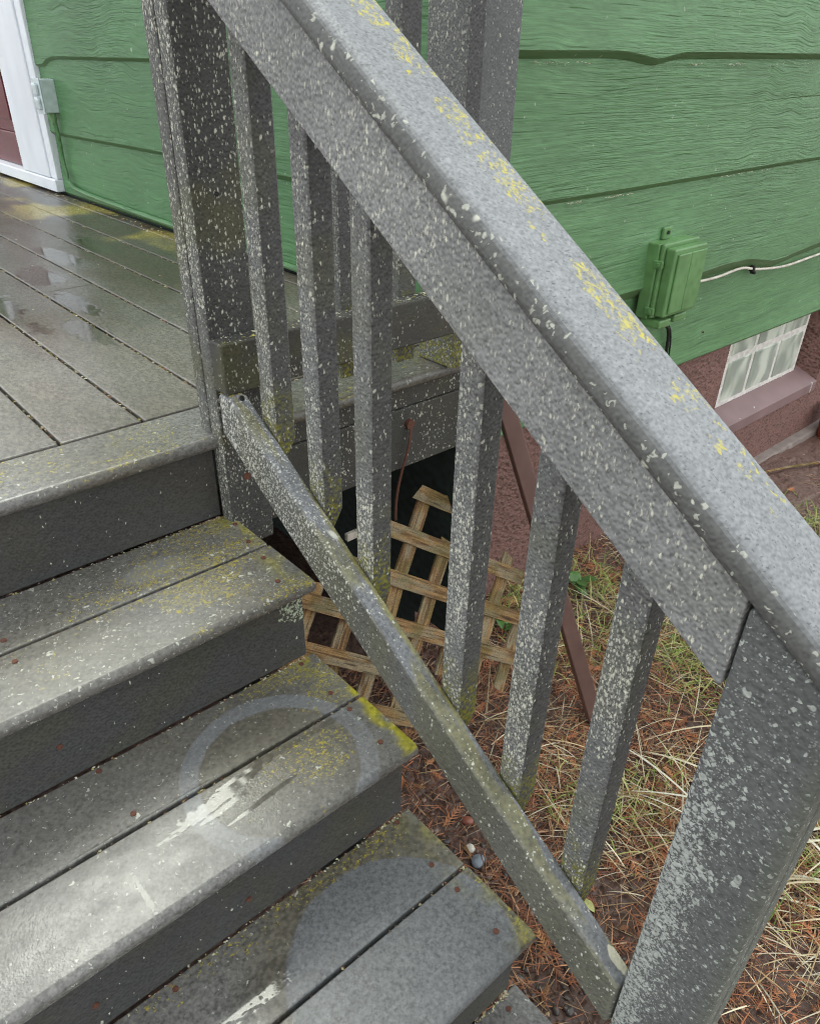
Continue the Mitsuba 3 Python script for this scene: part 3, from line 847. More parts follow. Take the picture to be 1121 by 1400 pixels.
lo = 0.097
lr = add(RL + '__lower_rail', rprism([(-0.0185, lr_top(-0.0185) - lo), (-0.0185, 0.0885), (-0.055, 0.0885), (yb, lr_top(yb)), (yb, lr_top(yb) - lo)], XL + 0.0008, XM - 0.0003, 0.009), 'mat_low_rail')
labels[lr] = {'label': 'sloping lower rail with yellow-green algae along its top'}
m = trimesh.creation.cylinder(0.0036, 0.006, sections=12)
m.apply_translation([0.010, -0.062, lr_top(-0.062) + 0.0005])
add(lr + '__screw', m, 'mat_dark', smooth=False)
for yf, dz in ((-0.1323, 0.0), (-0.2577, 0.0), (-0.3775, -0.02), (-0.5722, -0.014), (-0.6950, 0.0), (-0.8150, 0.0)):
    yb_ = yf + 0.0400
    zt = rail_low(yf) + 0.085
    zr = lr_top(yf) - 0.018 + dz
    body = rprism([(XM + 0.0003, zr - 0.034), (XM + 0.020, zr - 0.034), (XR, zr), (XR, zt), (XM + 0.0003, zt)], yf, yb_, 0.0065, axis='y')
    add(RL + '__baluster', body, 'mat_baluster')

# ------------------------------------------------------------------ deck railing
DR = 'deck_railing'
tag(DR, 'grey railing across the deck edge between the upper newel and the green house corner', 'railing')
add(DR + '__bottom_rail', rbox(XL + 0.0015, 0.530, -0.0505, -0.0125, 0.0900, 0.1755, 0.004), 'mat_fascia')
add(DR + '__top_rail', rbox(0.0775, 0.530, -0.0505, -0.0125, 0.74, 0.825, 0.004), 'mat_rail')
for x in (0.252, 0.388):
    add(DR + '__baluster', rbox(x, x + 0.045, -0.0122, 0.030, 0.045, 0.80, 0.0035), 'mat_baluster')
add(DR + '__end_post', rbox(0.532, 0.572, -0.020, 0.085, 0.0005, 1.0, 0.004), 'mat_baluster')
add(DR + '__end_post', rbox(0.5725, 0.602, -0.008, 0.085, 0.0005, 1.0, 0.004), 'mat_post')
add(DR + '__end_post', rbox(0.6025, 0.692, 0.004, 0.085, 0.0005, 1.0, 0.005), 'mat_post')

# ------------------------------------------------------------------ small things on the walls
UB = 'utility_box'
tag(UB, 'green-painted plastic utility box screwed to the wavy siding above the basement window', 'utility box')
bx0, bx1, bz0, bz1 = 1.690, 1.895, -0.165, 0.060
add(UB + '__base', rbox(bx0, bx1, 0.238, 0.283, bz0 - 0.008, bz1 + 0.004, 0.005), 'mat_utility')
add(UB + '__lid_rim', rbox(bx0 + 0.004, bx1 + 0.004, 0.222, 0.2375, bz0 - 0.004, bz1 + 0.006, 0.006), 'mat_utility')
add(UB + '__lid', rbox(bx0 + 0.012, bx1 - 0.004, 0.186, 0.2215, bz0 + 0.004, bz1 - 0.006, 0.007), 'mat_utility')
add(UB + '__lid_panel', rbox(bx0 + 0.103, bx1 - 0.012, 0.1782, 0.1858, bz0 + 0.016, bz1 - 0.022, 0.003), 'mat_utility')
add(UB + '__lid_panel', rbox(bx0 + 0.028, bx0 + 0.1015, 0.178, 0.1858, bz0 + 0.016, bz1 - 0.022, 0.004), 'mat_utility')
for z in (bz1 - 0.055, bz0 + 0.022):
    add(UB + '__latch', cat(rbox(bx0 - 0.010, bx0 + 0.001, 0.212, 0.246, z - 0.012, z + 0.012, 0.003), rbox(bx0 - 0.014, bx0 - 0.0095, 0.220, 0.232, z - 0.006, z + 0.006, 0.002)), 'mat_utility')
add(UB + '__hub', rbox(bx0 + 0.016, bx0 + 0.085, 0.195, 0.270, bz0 - 0.036, bz0 - 0.0085, 0.006), 'mat_utility')
add(UB + '__hub', rbox(bx1 - 0.085, bx1 - 0.010, 0.205, 0.270, bz0 - 0.034, bz0 - 0.0085, 0.006), 'mat_utility')
tb = rbox(bx0 + 0.060, bx0 + 0.105, 0.268, 0.279, bz1 + 0.0045, bz1 + 0.042, 0.004)
add(UB + '__mounting_tab', tb, 'mat_utility')
m = trimesh.creation.cylinder(0.006, 0.006, sections=12, transform=trimesh.transformations.rotation_matrix(math.pi / 2, [1, 0, 0]))
m.apply_translation([bx0 + 0.083, 0.2665, bz1 + 0.026])
add(UB + '__mounting_screw', m, 'mat_dark', smooth=False)
pth = smooth_path([(1.805, 0.245, bz0 - 0.004), (1.825, 0.255, bz0 - 0.05), (1.90, 0.272, -0.25), (1.935, 0.278, -0.33), (1.945, 0.280, -0.45)], 20)
k1 = add('black_cable', tube(pth, 0.006, 7), 'mat_dark')
tag(k1, 'thicker black cable hanging from the underside of the green utility box', 'cable')
k2 = add('thin_cable', tube(smooth_path([(1.840, 0.245, bz0 - 0.004), (1.850, 0.258, bz0 - 0.03), (1.925, 0.276, -0.26), (1.962, 0.280, -0.36), (1.968, 0.281, -0.45)], 18), 0.0035, 6), 'mat_dark')
tag(k2, 'thinner dark cable looping out from the right hub of the green utility box', 'cable')
wc = [(1.86, 0.262, -0.085), (1.99, 0.276, -0.108), (2.086, 0.278, -0.1168), (2.25, 0.2795, -0.118), (2.40, 0.2795, -0.118), (2.447, 0.279, -0.128), (2.52, 0.2795, -0.140), (2.64, 0.2795, -0.153), (2.75, 0.2795, -0.160),
      (2.90, 0.2795, -0.158), (3.07, 0.2795, -0.154), (3.40, 0.2795, -0.149), (4.2, 0.2795, -0.145)]
k3 = add('white_cable', tube(smooth_path(wc, 70), 0.0048, 7), 'mat_white_cable')
tag(k3, 'thin white cable running along the siding seam to the right of the utility box', 'cable')
k4 = add('cable_clip', cat(rbox(2.449, 2.462, 0.270, 0.289, -0.140, -0.117, 0.002), rbox(2.460, 2.472, 0.268, 0.289, -0.150, -0.138, 0.003)), 'mat_dark')
tag(k4, 'small dark clip pinning the white cable to the green siding', 'cable clip')

OB = 'outlet_box'
tag(OB, 'grey metal outdoor outlet box with two flip covers beside the white door trim', 'outlet box')
add(OB + '__box', rbox(0.672, 0.7335, 2.588, 2.668, 0.338, 0.462, 0.005), 'mat_galvanised')
add(OB + '__face_plate', rbox(0.667, 0.6718, 2.584, 2.672, 0.334, 0.466, 0.002), 'mat_galvanised')
for z in (0.372, 0.424):
    add(OB + '__flip_cover', cat(rbox(0.654, 0.6668, 2.603, 2.653, z - 0.021, z + 0.021, 0.005), tube([(0.660, 2.610, z + 0.020), (0.660, 2.646, z + 0.020)], 0.005, 8)), 'mat_galvanised')
add(OB + '__connector', cat(tube([(0.706, 2.612, 0.339), (0.706, 2.612, 0.312)], 0.014, 10), tube([(0.706, 2.612, 0.314), (0.706, 2.612, 0.300)], 0.011, 10)), 'mat_utility')
cd = add('conduit', tube(smooth_path([(0.708, 2.612, 0.305), (0.716, 2.628, 0.22), (0.720, 2.640, 0.12), (0.720, 2.610, 0.066), (0.720, 2.53, 0.045), (0.721, 2.30, 0.036), (0.722, 1.7, 0.028), (0.722, 1.0, 0.022), (0.722, 0.40, 0.020)], 60), 0.0095, 8), 'mat_siding')
tag(cd, 'green-painted conduit bending down from the outlet box and along the wall foot', 'conduit')

# ------------------------------------------------------------------ lattice, stake, rod, pot
LT = 'lattice_panel'
tag(LT, 'broken brown wooden lattice panel leaning under the edge of the deck', 'lattice panel')
K = 1.55
O = EYE + K * (np.array([0.10822, -0.32139, 0.00794]) - EYE)
U = np.array([0.80057, -0.25412, -0.54268])
V = np.array([-0.59610, -0.24517, -0.76457])
N = np.cross(U, V)
if N @ (EYE - O) < 0:
    N = -N
PT = 0.07 * K


def slat(a, b, w, off, seed):
    """A thin slat from a to b (in grid units), width w, offset off towards the viewer; ragged sawn ends, slight bow."""
    r = np.random.default_rng(seed)
    A, B = O + PT * (a[0] * U + a[1] * V), O + PT * (b[0] * U + b[1] * V)
    d = (B - A) / np.linalg.norm(B - A)
    s = np.cross(N, d)
    n = 9
    vs = []
    for i, t in enumerate(np.linspace(0, 1, n)):
        bow = 0.004 * math.sin(math.pi * t) * r.uniform(-1, 1)
        for sx, sn in ((-1, 0), (1, 0), (1, 1), (-1, 1)):
            e = (r.uniform(-0.012, 0.012) if i in (0, n - 1) else 0)
            vs.append(A + (B - A) * t + d * e + s * (sx * w / 2 * (1 + r.uniform(-0.04, 0.04))) + N * (off + bow + sn * 0.0075))
    fs = []
    for i in range(n - 1):
        for j in range(4):
            p, qq = i * 4 + j, i * 4 + (j + 1) % 4
            fs += [(p, qq, qq + 4), (p, qq + 4, p + 4)]
    fs += [(0, 2, 1), (0, 3, 2), ((n - 1) * 4, (n - 1) * 4 + 1, (n - 1) * 4 + 2), ((n - 1) * 4, (n - 1) * 4 + 2, (n - 1) * 4 + 3)]
    m = trimesh.Trimesh(np.array(vs), np.array(fs), process=False)
    if m.volume < 0:
        m.invert()
    return m


SW = 0.038
for i, j0, j1 in ((-1, 2.6, 5.2), (0, 2.2, 5.6), (1, -0.15, 5.8), (2, 0.75, 5.7), (3, 0.8, 3.9), (4, 0.55, 3.7), (5, 1.75, 3.85)):
    add(LT + '__slat', slat((i, j0), (i, j1), SW, 0.0, 40 + i), 'mat_lattice_cross', smooth=False)
for j, i0, i1 in ((0, 0.75, 2.6), (1, -0.3, 4.55), (2, -0.6, 5.35), (3, -1.35, 5.3), (4, -1.4, 2.6), (5, 0.2, 2.7)):
    add(LT + '__slat', slat((i0, j), (i1, j), SW, 0.0078, 60 + j), 'mat_lattice', smooth=False)


def beam(a, b, w, h, twist=0.0):
    a, b = np.array(a), np.array(b)
    d = (b - a) / np.linalg.norm(b - a)
    s = np.cross(d, [0, 0, 1.0])
    s /= np.linalg.norm(s)
    u = np.cross(s, d)
    c, sn = math.cos(twist), math.sin(twist)
    s, u = c * s + sn * u, -sn * s + c * u
    r = 0.003
    pts = [e + sx * s * (w / 2 - r) + su * u * (h / 2 - r) for e in (a, b) for sx in (-1, 1) for su in (-1, 1)]
    return mesh_of(hull((np.array(pts)[:, None] + r * _S[None]).reshape(-1, 3)))


sk = add('wood_stake', beam((0.690, -0.010, -0.060), (0.905, -0.360, -1.16), 0.040, 0.040, 0.5), 'mat_stake')
tag(sk, 'reddish-brown square stake leaning from the deck corner down to the grass', 'stake')
rd = add('rusty_rod', tube(smooth_path([(0.448, 0.012, -0.118), (0.438, 0.006, -0.160), (0.424, 0.010, -0.215), (0.412, 0.012, -0.27), (0.408, 0.012, -0.34)], 16), 0.0030, 6), 'mat_rust')
tag(rd, 'thin rusty rod hanging from the bolt on the deck edge', 'rod')
pl = add('plastic_bracket', rbox(0.335, 0.385, 0.10, 0.112, -0.415, -0.395, 0.002), 'mat_white_cable')
tag(pl, 'small pale bracket in the dark space under the deck', 'bracket')

PT_ = 'garden_bucket'
tag(PT_, 'small rust-red bucket with a wire handle against the foundation at the right edge', 'bucket')
cxp, cyp = 3.70, 0.165
prof = np.array([(0.0, 0.0), (0.085, 0.0), (0.105, 0.17), (0.110, 0.172), (0.108, 0.180), (0.098, 0.178), (0.080, 0.01), (0.0, 0.01)])
pm = trimesh.creation.revolve(prof, sections=28)
pm.apply_translation([cxp, cyp, float(ground_z(cxp, cyp)) + 0.0])
add(PT_ + '__pail', pm, 'mat_terracotta', smooth=30)
a = np.linspace(0, math.pi, 18)
hz = float(ground_z(cxp, cyp)) + 0.172
hd = np.c_[cxp - 0.105 * np.cos(a) - 0.07 * np.sin(a), cyp - 0.06 * np.sin(a), hz + 0.02 - 0.075 * np.sin(a)]
add(PT_ + '__handle', tube(hd, 0.0035, 6), 'mat_rust')

# ------------------------------------------------------------------ litter, grass, pebbles
def blades(base, direc, length, width, droop, seg=4, cols=None, flat=0.3):
    """Many ribbon blades: base (n,3), direc (n,3 unit), length, width (n), droop (n). Triangular cross-section."""
    n = len(base)
    t = np.linspace(0, 1, seg + 1)
    P = base[:, None] + direc[:, None] * (length[:, None] * t)[..., None]
    P[..., 2] -= (droop[:, None] * length[:, None] * t ** 2)
    gz = ground_z(P[..., 0], P[..., 1]) + 0.002
    P[..., 2] = np.maximum(P[..., 2], gz)
    d = np.gradient(P, axis=1)
    d /= np.linalg.norm(d, axis=2, keepdims=True) + 1e-9
    s = np.cross(d, [0, 0, 1.0])
    s /= np.linalg.norm(s, axis=2, keepdims=True) + 1e-9
    up = np.cross(s, d)
    w = width[:, None] * np.clip(1.15 - t ** 2, 0.12, 1)[None]
    A, B = P - s * w[..., None] / 2, P + s * w[..., None] / 2
    C = P + up * (w * flat)[..., None]
    v = np.stack([A, B, C], 2).reshape(-1, 3)
    m = seg + 1
    o = (np.arange(n) * m * 3)[:, None, None]
    i = (np.arange(seg) * 3)[None, :, None]
    quads = []
    for a_, b_ in ((0, 1), (1, 2), (2, 0)):
        quads.append(np.concatenate([o + i + a_, o + i + b_, o + i + 3 + b_], 2))
        quads.append(np.concatenate([o + i + a_, o + i + 3 + b_, o + i + 3 + a_], 2))
    f = np.stack(quads, 2).reshape(-1, 3)
    c = np.repeat(cols, m * 3, axis=0)
    return trimesh.Trimesh(v, f, process=False), c


def scatter(n, fn_density, x=(-0.05, 4.0), y=(-1.35, 0.29)):
    out = []
    got = 0
    while got < n:
        p = np.c_[rng.uniform(*x, 4 * n), rng.uniform(*y, 4 * n)]
        keep = rng.random(4 * n) < fn_density(p[:, 0], p[:, 1])
        out.append(p[keep])
        got += keep.sum()
    return np.vstack(out)[:n]


def nz(x, y, f, s):
    return meshkit.noise(np.stack([x * f, y * f, 0 * x], -1), s)


def palette(n, cols, jit=0.25):
    c = np.array(cols)[rng.integers(0, len(cols), n)]
    return np.clip(c * (1 + jit * rng.standard_normal((n, 1))), 0.004, 0.95)


def place(xy, lift=0.004):
    return np.c_[xy, ground_z(xy[:, 0], xy[:, 1]) + lift]


def in_bare(x, y):  # bare soil: under the deck and the strip along the wall at the far right
    return np.clip((x - 2.0) / 0.5, 0, 1) * np.clip((y + 0.35) / 0.2, 0, 1)


def dens_needles(x, y):
    return (0.30 + 0.9 * (nz(x, y, 6, 3) > 0.42)) * (1 - 0.93 * in_bare(x, y)) * np.exp(-np.maximum(x - 1.4, 0) * 0.7) * np.where(x < 0.22, 0.35, 1) * np.where(y > 0.05, 0.5, 1)


NN = 42000
xy = scatter(NN, dens_needles)
th = rng.uniform(0, 2 * np.pi, NN)
dirs = np.c_[np.cos(th), np.sin(th), rng.uniform(-0.05, 0.35, NN)]
dirs /= np.linalg.norm(dirs, axis=1, keepdims=True)
m, c = blades(place(xy, 0.0) + np.c_[np.zeros((NN, 2)), rng.uniform(0.001, 0.016, NN)], dirs, rng.uniform(0.018, 0.065, NN), rng.uniform(0.0011, 0.0026, NN), rng.uniform(0, 0.4, NN), 2,
              palette(NN, [(0.40, 0.140, 0.060), (0.23, 0.085, 0.045), (0.50, 0.24, 0.12), (0.10, 0.045, 0.030), (0.44, 0.29, 0.17), (0.15, 0.10, 0.07)]), 0.5)
add('needle_litter', m, 'mat_litter', color=c)
tag('needle_litter', 'fallen rust-brown conifer needles and twigs covering the soil', kind='stuff')

# dead cedar sprays: a stem with flat side twigs
NF = 1000
xy = scatter(NF, dens_needles)
base = place(xy, 0.008)
th = rng.uniform(0, 2 * np.pi, NF)
L = rng.uniform(0.03, 0.085, NF)
fc = palette(NF, [(0.42, 0.160, 0.065), (0.30, 0.105, 0.045), (0.46, 0.22, 0.09), (0.22, 0.09, 0.042)])
B_, D_, L_, C_ = [base], [np.c_[np.cos(th), np.sin(th), rng.uniform(0, 0.25, NF)]], [L], [fc]
for kk in range(7):
    for sgn in (-1, 1):
        tt = (kk + 0.6) / 8
        b2 = base + D_[0] * (L * tt)[:, None]
        an = th + sgn * rng.uniform(0.5, 0.9, NF)
        B_.append(b2), D_.append(np.c_[np.cos(an), np.sin(an), rng.uniform(-0.1, 0.3, NF)]), L_.append(L * 0.42 * (1 - 0.6 * tt)), C_.append(fc)
B_, D_, L_, C_ = np.vstack(B_), np.vstack(D_), np.concatenate(L_), np.vstack(C_)
D_ /= np.linalg.norm(D_, axis=1, keepdims=True)
m, c = blades(B_, D_, L_, np.full(len(L_), 0.0034), np.full(len(L_), 0.1), 1, C_, 0.3)
add('cedar_litter', m, 'mat_litter', color=c)
tag('cedar_litter', 'dead orange-brown cedar sprays lying among the needles', kind='stuff')


def dens_straw(x, y):
    return (0.20 + 0.9 * (nz(x, y, 3.2, 11) > 0.44)) * np.clip((x - 0.42) / 0.45, 0, 1) * (1 - in_bare(x, y)) * np.where(y > -0.02, 0.15, 1)


NS = 7000
xy = scatter(NS, dens_straw)
th = rng.uniform(0, 2 * np.pi, NS)
dirs = np.c_[np.cos(th), np.sin(th), rng.uniform(0.02, 0.55, NS)]
dirs /= np.linalg.norm(dirs, axis=1, keepdims=True)
m, c = blades(place(xy, 0.006), dirs, rng.uniform(0.07, 0.26, NS), rng.uniform(0.0012, 0.0034, NS), rng.uniform(0.1, 0.7, NS), 6,
              palette(NS, [(0.55, 0.44, 0.25), (0.46, 0.33, 0.16), (0.68, 0.60, 0.42), (0.36, 0.23, 0.11), (0.60, 0.53, 0.38)], 0.15), 0.25)
add('dry_grass', m, 'mat_litter', color=c)
tag('dry_grass', 'long dead straw-coloured grass blades lying on the needles', kind='stuff')


def dens_green(x, y):
    return (0.01 + 0.9 * (nz(x, y, 4.2, 23) > 0.55)) * np.clip((x - 0.62) / 0.3, 0, 1) * (1 - in_bare(x, y)) * np.where(y > 0.0, 0.5, 1)


TUFTS = [(1.49, 0.08), (1.25, -0.14), (1.34, -0.31), (1.30, -0.41), (1.52, -0.37), (0.92, -0.89), (1.06, -0.86), (0.77, -0.56), (1.15, 0.14), (0.63, -0.48), (1.05, -0.05), (1.19, 0.2), (2.64, -0.18)]
NG = 4200
xy = scatter(NG, dens_green)
tufts = np.array(TUFTS)
pick = rng.integers(0, len(tufts), 1500)
xy = np.vstack([xy, tufts[pick] + rng.normal(0, 0.075, (1500, 2))])
xy = xy[(xy[:, 1] < 0.28) & (xy[:, 0] > 0.1)]
NG = len(xy)
th = rng.uniform(0, 2 * np.pi, NG)
dirs = np.c_[np.cos(th), np.sin(th), rng.uniform(0.4, 1.6, NG)]
dirs /= np.linalg.norm(dirs, axis=1, keepdims=True)
m, c = blades(place(xy, 0.0), dirs, rng.uniform(0.03, 0.13, NG), rng.uniform(0.0018, 0.0042, NG), rng.uniform(0.1, 0.8, NG), 4,
              palette(NG, [(0.22, 0.29, 0.055), (0.34, 0.38, 0.10), (0.15, 0.22, 0.040), (0.44, 0.44, 0.16)], 0.15), 0.2)
add('green_grass', m, 'mat_litter', color=c)
tag('green_grass', 'short fresh green grass tufts coming up through the litter', kind='stuff')

NB = 46
xy = np.c_[rng.uniform(0.80, 1.55, NB), rng.uniform(-1.15, -0.62, NB)]
th = rng.normal(2.5, 0.5, NB)
dirs = np.c_[np.cos(th), np.sin(th), rng.uniform(0.15, 0.6, NB)]
dirs /= np.linalg.norm(dirs, axis=1, keepdims=True)
m, c = blades(place(xy, 0.012), dirs, rng.uniform(0.20, 0.42, NB), rng.uniform(0.004, 0.0075, NB), rng.uniform(0.2, 0.6, NB), 9,
              palette(NB, [(0.66, 0.59, 0.42), (0.58, 0.48, 0.30), (0.70, 0.66, 0.52)], 0.1), 0.22)
add('straw_clump', m, 'mat_litter', color=c)
tag('straw_clump', 'clump of broad bleached straw blades beside the lower newel post', kind='stuff')

ico = trimesh.creation.icosphere(subdivisions=2)


def stone(x, y, s, seed, sink=0.35):
    r = np.random.default_rng(seed)
    v = ico.vertices * (1 + 0.35 * (meshkit.noise(ico.vertices * 1.3 + seed, seed) - 0.5)[:, None])
    v = v * s * np.array([1, r.uniform(0.65, 0.95), r.uniform(0.45, 0.75)])
    a_ = r.uniform(0, 6.28)
    v = v @ np.array([[math.cos(a_), -math.sin(a_), 0], [math.sin(a_), math.cos(a_), 0], [0, 0, 1]]).T
    v[:, 2] += s * 0.5 * (1 - sink)
    return trimesh.Trimesh(v + [x, y, float(ground_z(x, y))], ico.faces, process=False)


def gravel_dens(x, y):
    return np.clip((0.42 - x) / 0.15, 0, 1) * np.clip((-0.20 - y) / 0.1, 0, 1)


NP_ = 1300
xy = scatter(NP_, gravel_dens, x=(-0.1, 0.45), y=(-1.3, -0.2))
ms, cs = [], []
pc = palette(NP_, [(0.10, 0.062, 0.050), (0.15, 0.085, 0.065), (0.075, 0.062, 0.058), (0.20, 0.13, 0.10), (0.13, 0.06, 0.045), (0.06, 0.045, 0.04)], 0.2)
for i, (x, y) in enumerate(xy):
    s_ = stone(x, y, 0.004 + 0.008 * rng.random() ** 2.5, i)
    ms.append(s_), cs.append(np.repeat(pc[i:i + 1], len(s_.vertices), 0))
scene['gravel'] = mikit.ply(cat(*ms), 'mat_pebble', smooth=True, color=np.vstack(cs))
tag('gravel', 'wet brown gravel in the gap between the steps and the lower rail', kind='stuff')
for (x, y, s, col, lab) in ((0.300, -0.395, 0.013, (0.62, 0.58, 0.50), 'small white pebble lying in the gravel beside the third step'),
                            (0.288, -0.430, 0.018, (0.17, 0.20, 0.23), 'smooth blue-grey pebble in the gravel beside the third step'),
                            (0.352, -0.335, 0.016, (0.26, 0.09, 0.06), 'reddish pebble in the gravel nearest the lattice')):
    s_ = stone(x, y, s, int(s * 1e4), 0.0)
    kx = numbered('pebble')
    scene[kx] = mikit.ply(s_, 'mat_pebble', smooth=True, color=np.repeat([col], len(s_.vertices), 0))
    tag(kx, lab, 'pebble')

# a broken branch on the bare soil and a leafy weed by the wall
bp = smooth_path([(2.60, 0.20, float(ground_z(2.60, 0.20)) + 0.012), (2.95, 0.165, float(ground_z(2.95, 0.165)) + 0.02), (3.3, 0.04, float(ground_z(3.3, 0.04)) + 0.014), (3.7, -0.1, float(ground_z(3.7, -0.1)) + 0.014)], 24)
kb = add('fallen_twig', tube(bp, np.linspace(0.005, 0.009, 24), 7), 'mat_lattice')
tag(kb, 'bare brown twig lying on the soil in front of the foundation', 'twig')


def leaf(cx, cy, cz, L, wd, az, el, droop):
    t = np.linspace(0, 1, 7)
    w_ = wd * np.sin(math.pi * np.clip(t * 0.93 + 0.05, 0, 1)) ** 0.8
    d = np.array([math.cos(az) * math.cos(el), math.sin(az) * math.cos(el), math.sin(el)])
    s_ = np.array([-math.sin(az), math.cos(az), 0])
    mid = np.array([cx, cy, cz]) + d * (L * t)[:, None] - np.array([0, 0, 1]) * (droop * L * t ** 2)[:, None]
    v = np.concatenate([mid - s_ * w_[:, None], mid - np.array([0, 0, 0.15]) * w_[:, None], mid + s_ * w_[:, None]])
    v = np.vstack([v, v - [0, 0, 0.0007]])
    f = []
    for i in range(6):
        for a_, b_ in ((0, 7), (7, 14)):
            f += [(a_ + i, b_ + i, b_ + i + 1), (a_ + i, b_ + i + 1, a_ + i + 1)]
            f += [(21 + a_ + i, 21 + b_ + i + 1, 21 + b_ + i), (21 + a_ + i, 21 + a_ + i + 1, 21 + b_ + i + 1)]
    return trimesh.Trimesh(v, np.array(f), process=False)


def weed(cx, cy, n, L, seed, label, cols, hgt):
    r = np.random.default_rng(seed)
    z = float(ground_z(cx, cy))
    key = numbered('weed')
    for i in range(n):
        az, el = r.uniform(0, 6.28), r.uniform(0.15, 0.9)
        lf = leaf(cx + r.normal(0, 0.015), cy + r.normal(0, 0.015), z + r.uniform(0.01, hgt), L * r.uniform(0.6, 1.1), L * r.uniform(0.18, 0.28), az, el, r.uniform(0.2, 0.6))
        col = np.array(cols[r.integers(0, len(cols))]) * r.uniform(0.75, 1.25)
        kk = numbered(key + '__leaf')
        scene[kk] = mikit.ply(lf, 'mat_leaf', smooth=False, color=np.repeat([col], len(lf.vertices), 0))
    st = tube([(cx, cy, z - 0.01), (cx + 0.004, cy, z + hgt)], [0.003, 0.0015], 6)
    add(key + '__stem', st, 'mat_utility')
    tag(key, label, 'weed')


GR = [(0.075, 0.17, 0.040), (0.11, 0.21, 0.05), (0.055, 0.12, 0.030)]
weed(1.375, 0.12, 9, 0.075, 3, 'broad-leaved green weed at the foot of the red-brown foundation', GR, 0.05)
weed(0.99, 0.12, 10, 0.06, 5, 'small green weed growing beside the lattice and the stake', GR, 0.07)
weed(0.40, -0.62, 6, 0.035, 9, 'pale green seedling in the gravel under the lower rail', [(0.24, 0.27, 0.07), (0.30, 0.30, 0.10)], 0.02)

# crumbs of leaves and lichen caught in the board gaps and at the backs of the treads
bits, bcol = [], []


def crumbs(n, fpos, size, cols):
    for i in range(n):
        p = np.array(fpos())
        s = size * random.uniform(0.4, 1.2)
        q4 = np.array([(-1, -0.5, 0), (0.3, -0.8, 0), (1, 0.1, 0), (0.1, 0.7, 0), (0, 0, 0.9)]) * s + rng.normal(0, 0.25 * s, (5, 3))
        a_ = random.uniform(0, 6.28)
        q4[:, :2] = q4[:, :2] @ np.array([[math.cos(a_), -math.sin(a_)], [math.sin(a_), math.cos(a_)]])
        q4[:, 2] = np.abs(q4[:, 2]) * 0.5
        bits.append((q4 + p, np.array([(0, 1, 4), (1, 2, 4), (2, 3, 4), (3, 0, 4), (0, 2, 1), (0, 3, 2)])))
        bcol.append(np.repeat([np.array(random.choice(cols)) * random.uniform(0.7, 1.2)], 5, 0))


gp = scatter(1500, dens_needles)
_it = iter(gp)


def next_ground():
    x, y = next(_it)
    return (x, y, float(ground_z(x, y)) + 0.006)


crumbs(1100, next_ground, 0.0065, [(0.20, 0.095, 0.05), (0.13, 0.07, 0.045), (0.30, 0.16, 0.08), (0.08, 0.05, 0.035), (0.36, 0.25, 0.14)])
crumbs(380, next_ground, 0.012, [(0.22, 0.10, 0.05), (0.14, 0.075, 0.045), (0.34, 0.19, 0.09), (0.30, 0.12, 0.05)])
gv, gf, o = [], [], 0
for v_, f_ in bits:
    gv.append(v_), gf.append(f_ + o)
    o += len(v_)
scene['leaf_litter'] = mikit.ply(trimesh.Trimesh(np.vstack(gv), np.vstack(gf), process=False), 'mat_litter', smooth=False, color=np.vstack(bcol))
tag('leaf_litter', 'scraps of brown leaf and bark mixed among the fallen needles', kind='stuff')
bits, bcol = [], []
for x0, x1, z, n in ((1.05, 1.30, 0.5455, 26), (1.74, 1.80, 0.5425, 16), (1.96, 2.05, 0.5425, 24), (2.2, 2.6, 0.543, 14)):
    crumbs(n, lambda: (random.uniform(x0, x1), 0.2815, z + random.gauss(0, 0.0012)), 0.0042, [(0.62, 0.60, 0.50), (0.50, 0.42, 0.28)])
for x0, x1, z, n in ((1.25, 1.31, 0.2185, 26), (1.42, 1.56, 0.2185, 36), (2.0, 2.4, 0.225, 26)):
    crumbs(n, lambda: (random.uniform(x0, x1), 0.2795, z + random.gauss(0, 0.0012)), 0.0042, [(0.62, 0.60, 0.50), (0.50, 0.42, 0.28)])
pv, pf, o = [], [], 0
for v_, f_ in bits:
    pv.append(v_), pf.append(f_ + o)
    o += len(v_)
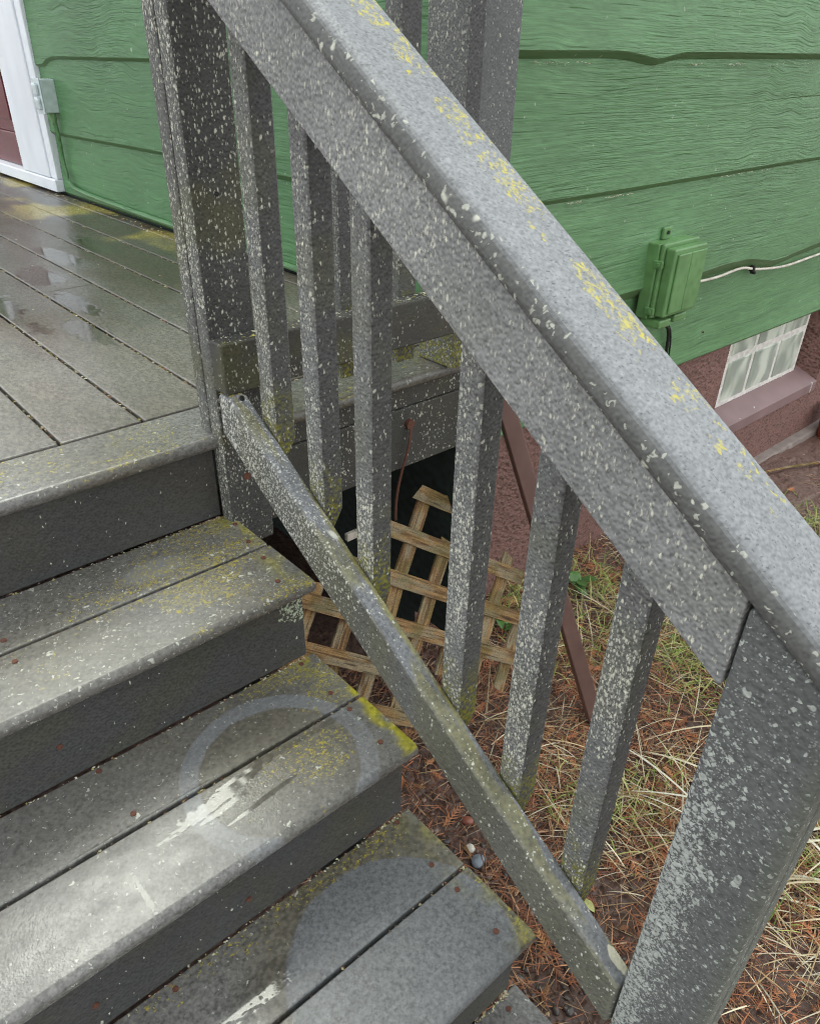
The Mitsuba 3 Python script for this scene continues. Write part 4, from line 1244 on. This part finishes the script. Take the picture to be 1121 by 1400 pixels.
scene['paint_chips'] = mikit.ply(trimesh.Trimesh(np.vstack(pv), np.vstack(pf), process=False), 'mat_litter', smooth=False, color=np.vstack(bcol))
tag('paint_chips', 'pale flakes of old paint and caulk along the laps of the green siding', kind='stuff')
bits, bcol = [], []
LC = [(0.42, 0.36, 0.20), (0.30, 0.20, 0.09), (0.50, 0.46, 0.32), (0.22, 0.09, 0.04), (0.36, 0.28, 0.06)]
for x in edges[7:-1]:
    crumbs(260, lambda: (x + random.gauss(0, 0.0024), 0.15 + 3.2 * random.random(), -0.004), 0.0042, LC)
for k in (1, 2, 3, 4):
    crumbs(60, lambda: (-0.9 * random.random() ** 2.2, -k * G + 0.1435 + random.gauss(0, 0.0018), -k * R - 0.006), 0.0024, LC)
    crumbs(130, lambda: (-0.02 - 0.7 * random.random() ** 2.6, -k * G + G + OV - 0.004 + random.gauss(0, 0.002), -k * R + 0.0005), 0.0022, [(0.5, 0.47, 0.33), (0.40, 0.36, 0.14), (0.30, 0.16, 0.10), (0.55, 0.53, 0.42)])
crumbs(120, lambda: (0.70 + random.gauss(0, 0.015), 1.0 + 1.9 * random.random(), 0.0005), 0.006, LC)
crumbs(60, lambda: (random.uniform(-0.6, 0.65), random.uniform(0.2, 2.8), 0.0005), 0.004, LC)
crumbs(50, lambda: (random.uniform(-0.008, 0.024), -0.0225 - 0.03 * random.random(), 0.0885), 0.004, [(0.5, 0.48, 0.36), (0.45, 0.38, 0.08)])
crumbs(70, lambda: (random.uniform(-0.008, 0.5), -0.016 - 0.03 * random.random(), 0.1755), 0.0035, [(0.5, 0.48, 0.36), (0.42, 0.36, 0.08)])
crumbs(60, lambda: (0.30 * random.random() + 0.1, 0.1435 + random.gauss(0, 0.002), -0.004), 0.004, LC)
bv, bf, o = [], [], 0
for v_, f_ in bits:
    bv.append(v_), bf.append(f_ + o)
    o += len(v_)
scene['leaf_crumbs'] = mikit.ply(trimesh.Trimesh(np.vstack(bv), np.vstack(bf), process=False), 'mat_litter', smooth=False, color=np.vstack(bcol))
tag('leaf_crumbs', 'crumbs of leaf and lichen caught in the gaps between the boards', kind='stuff')
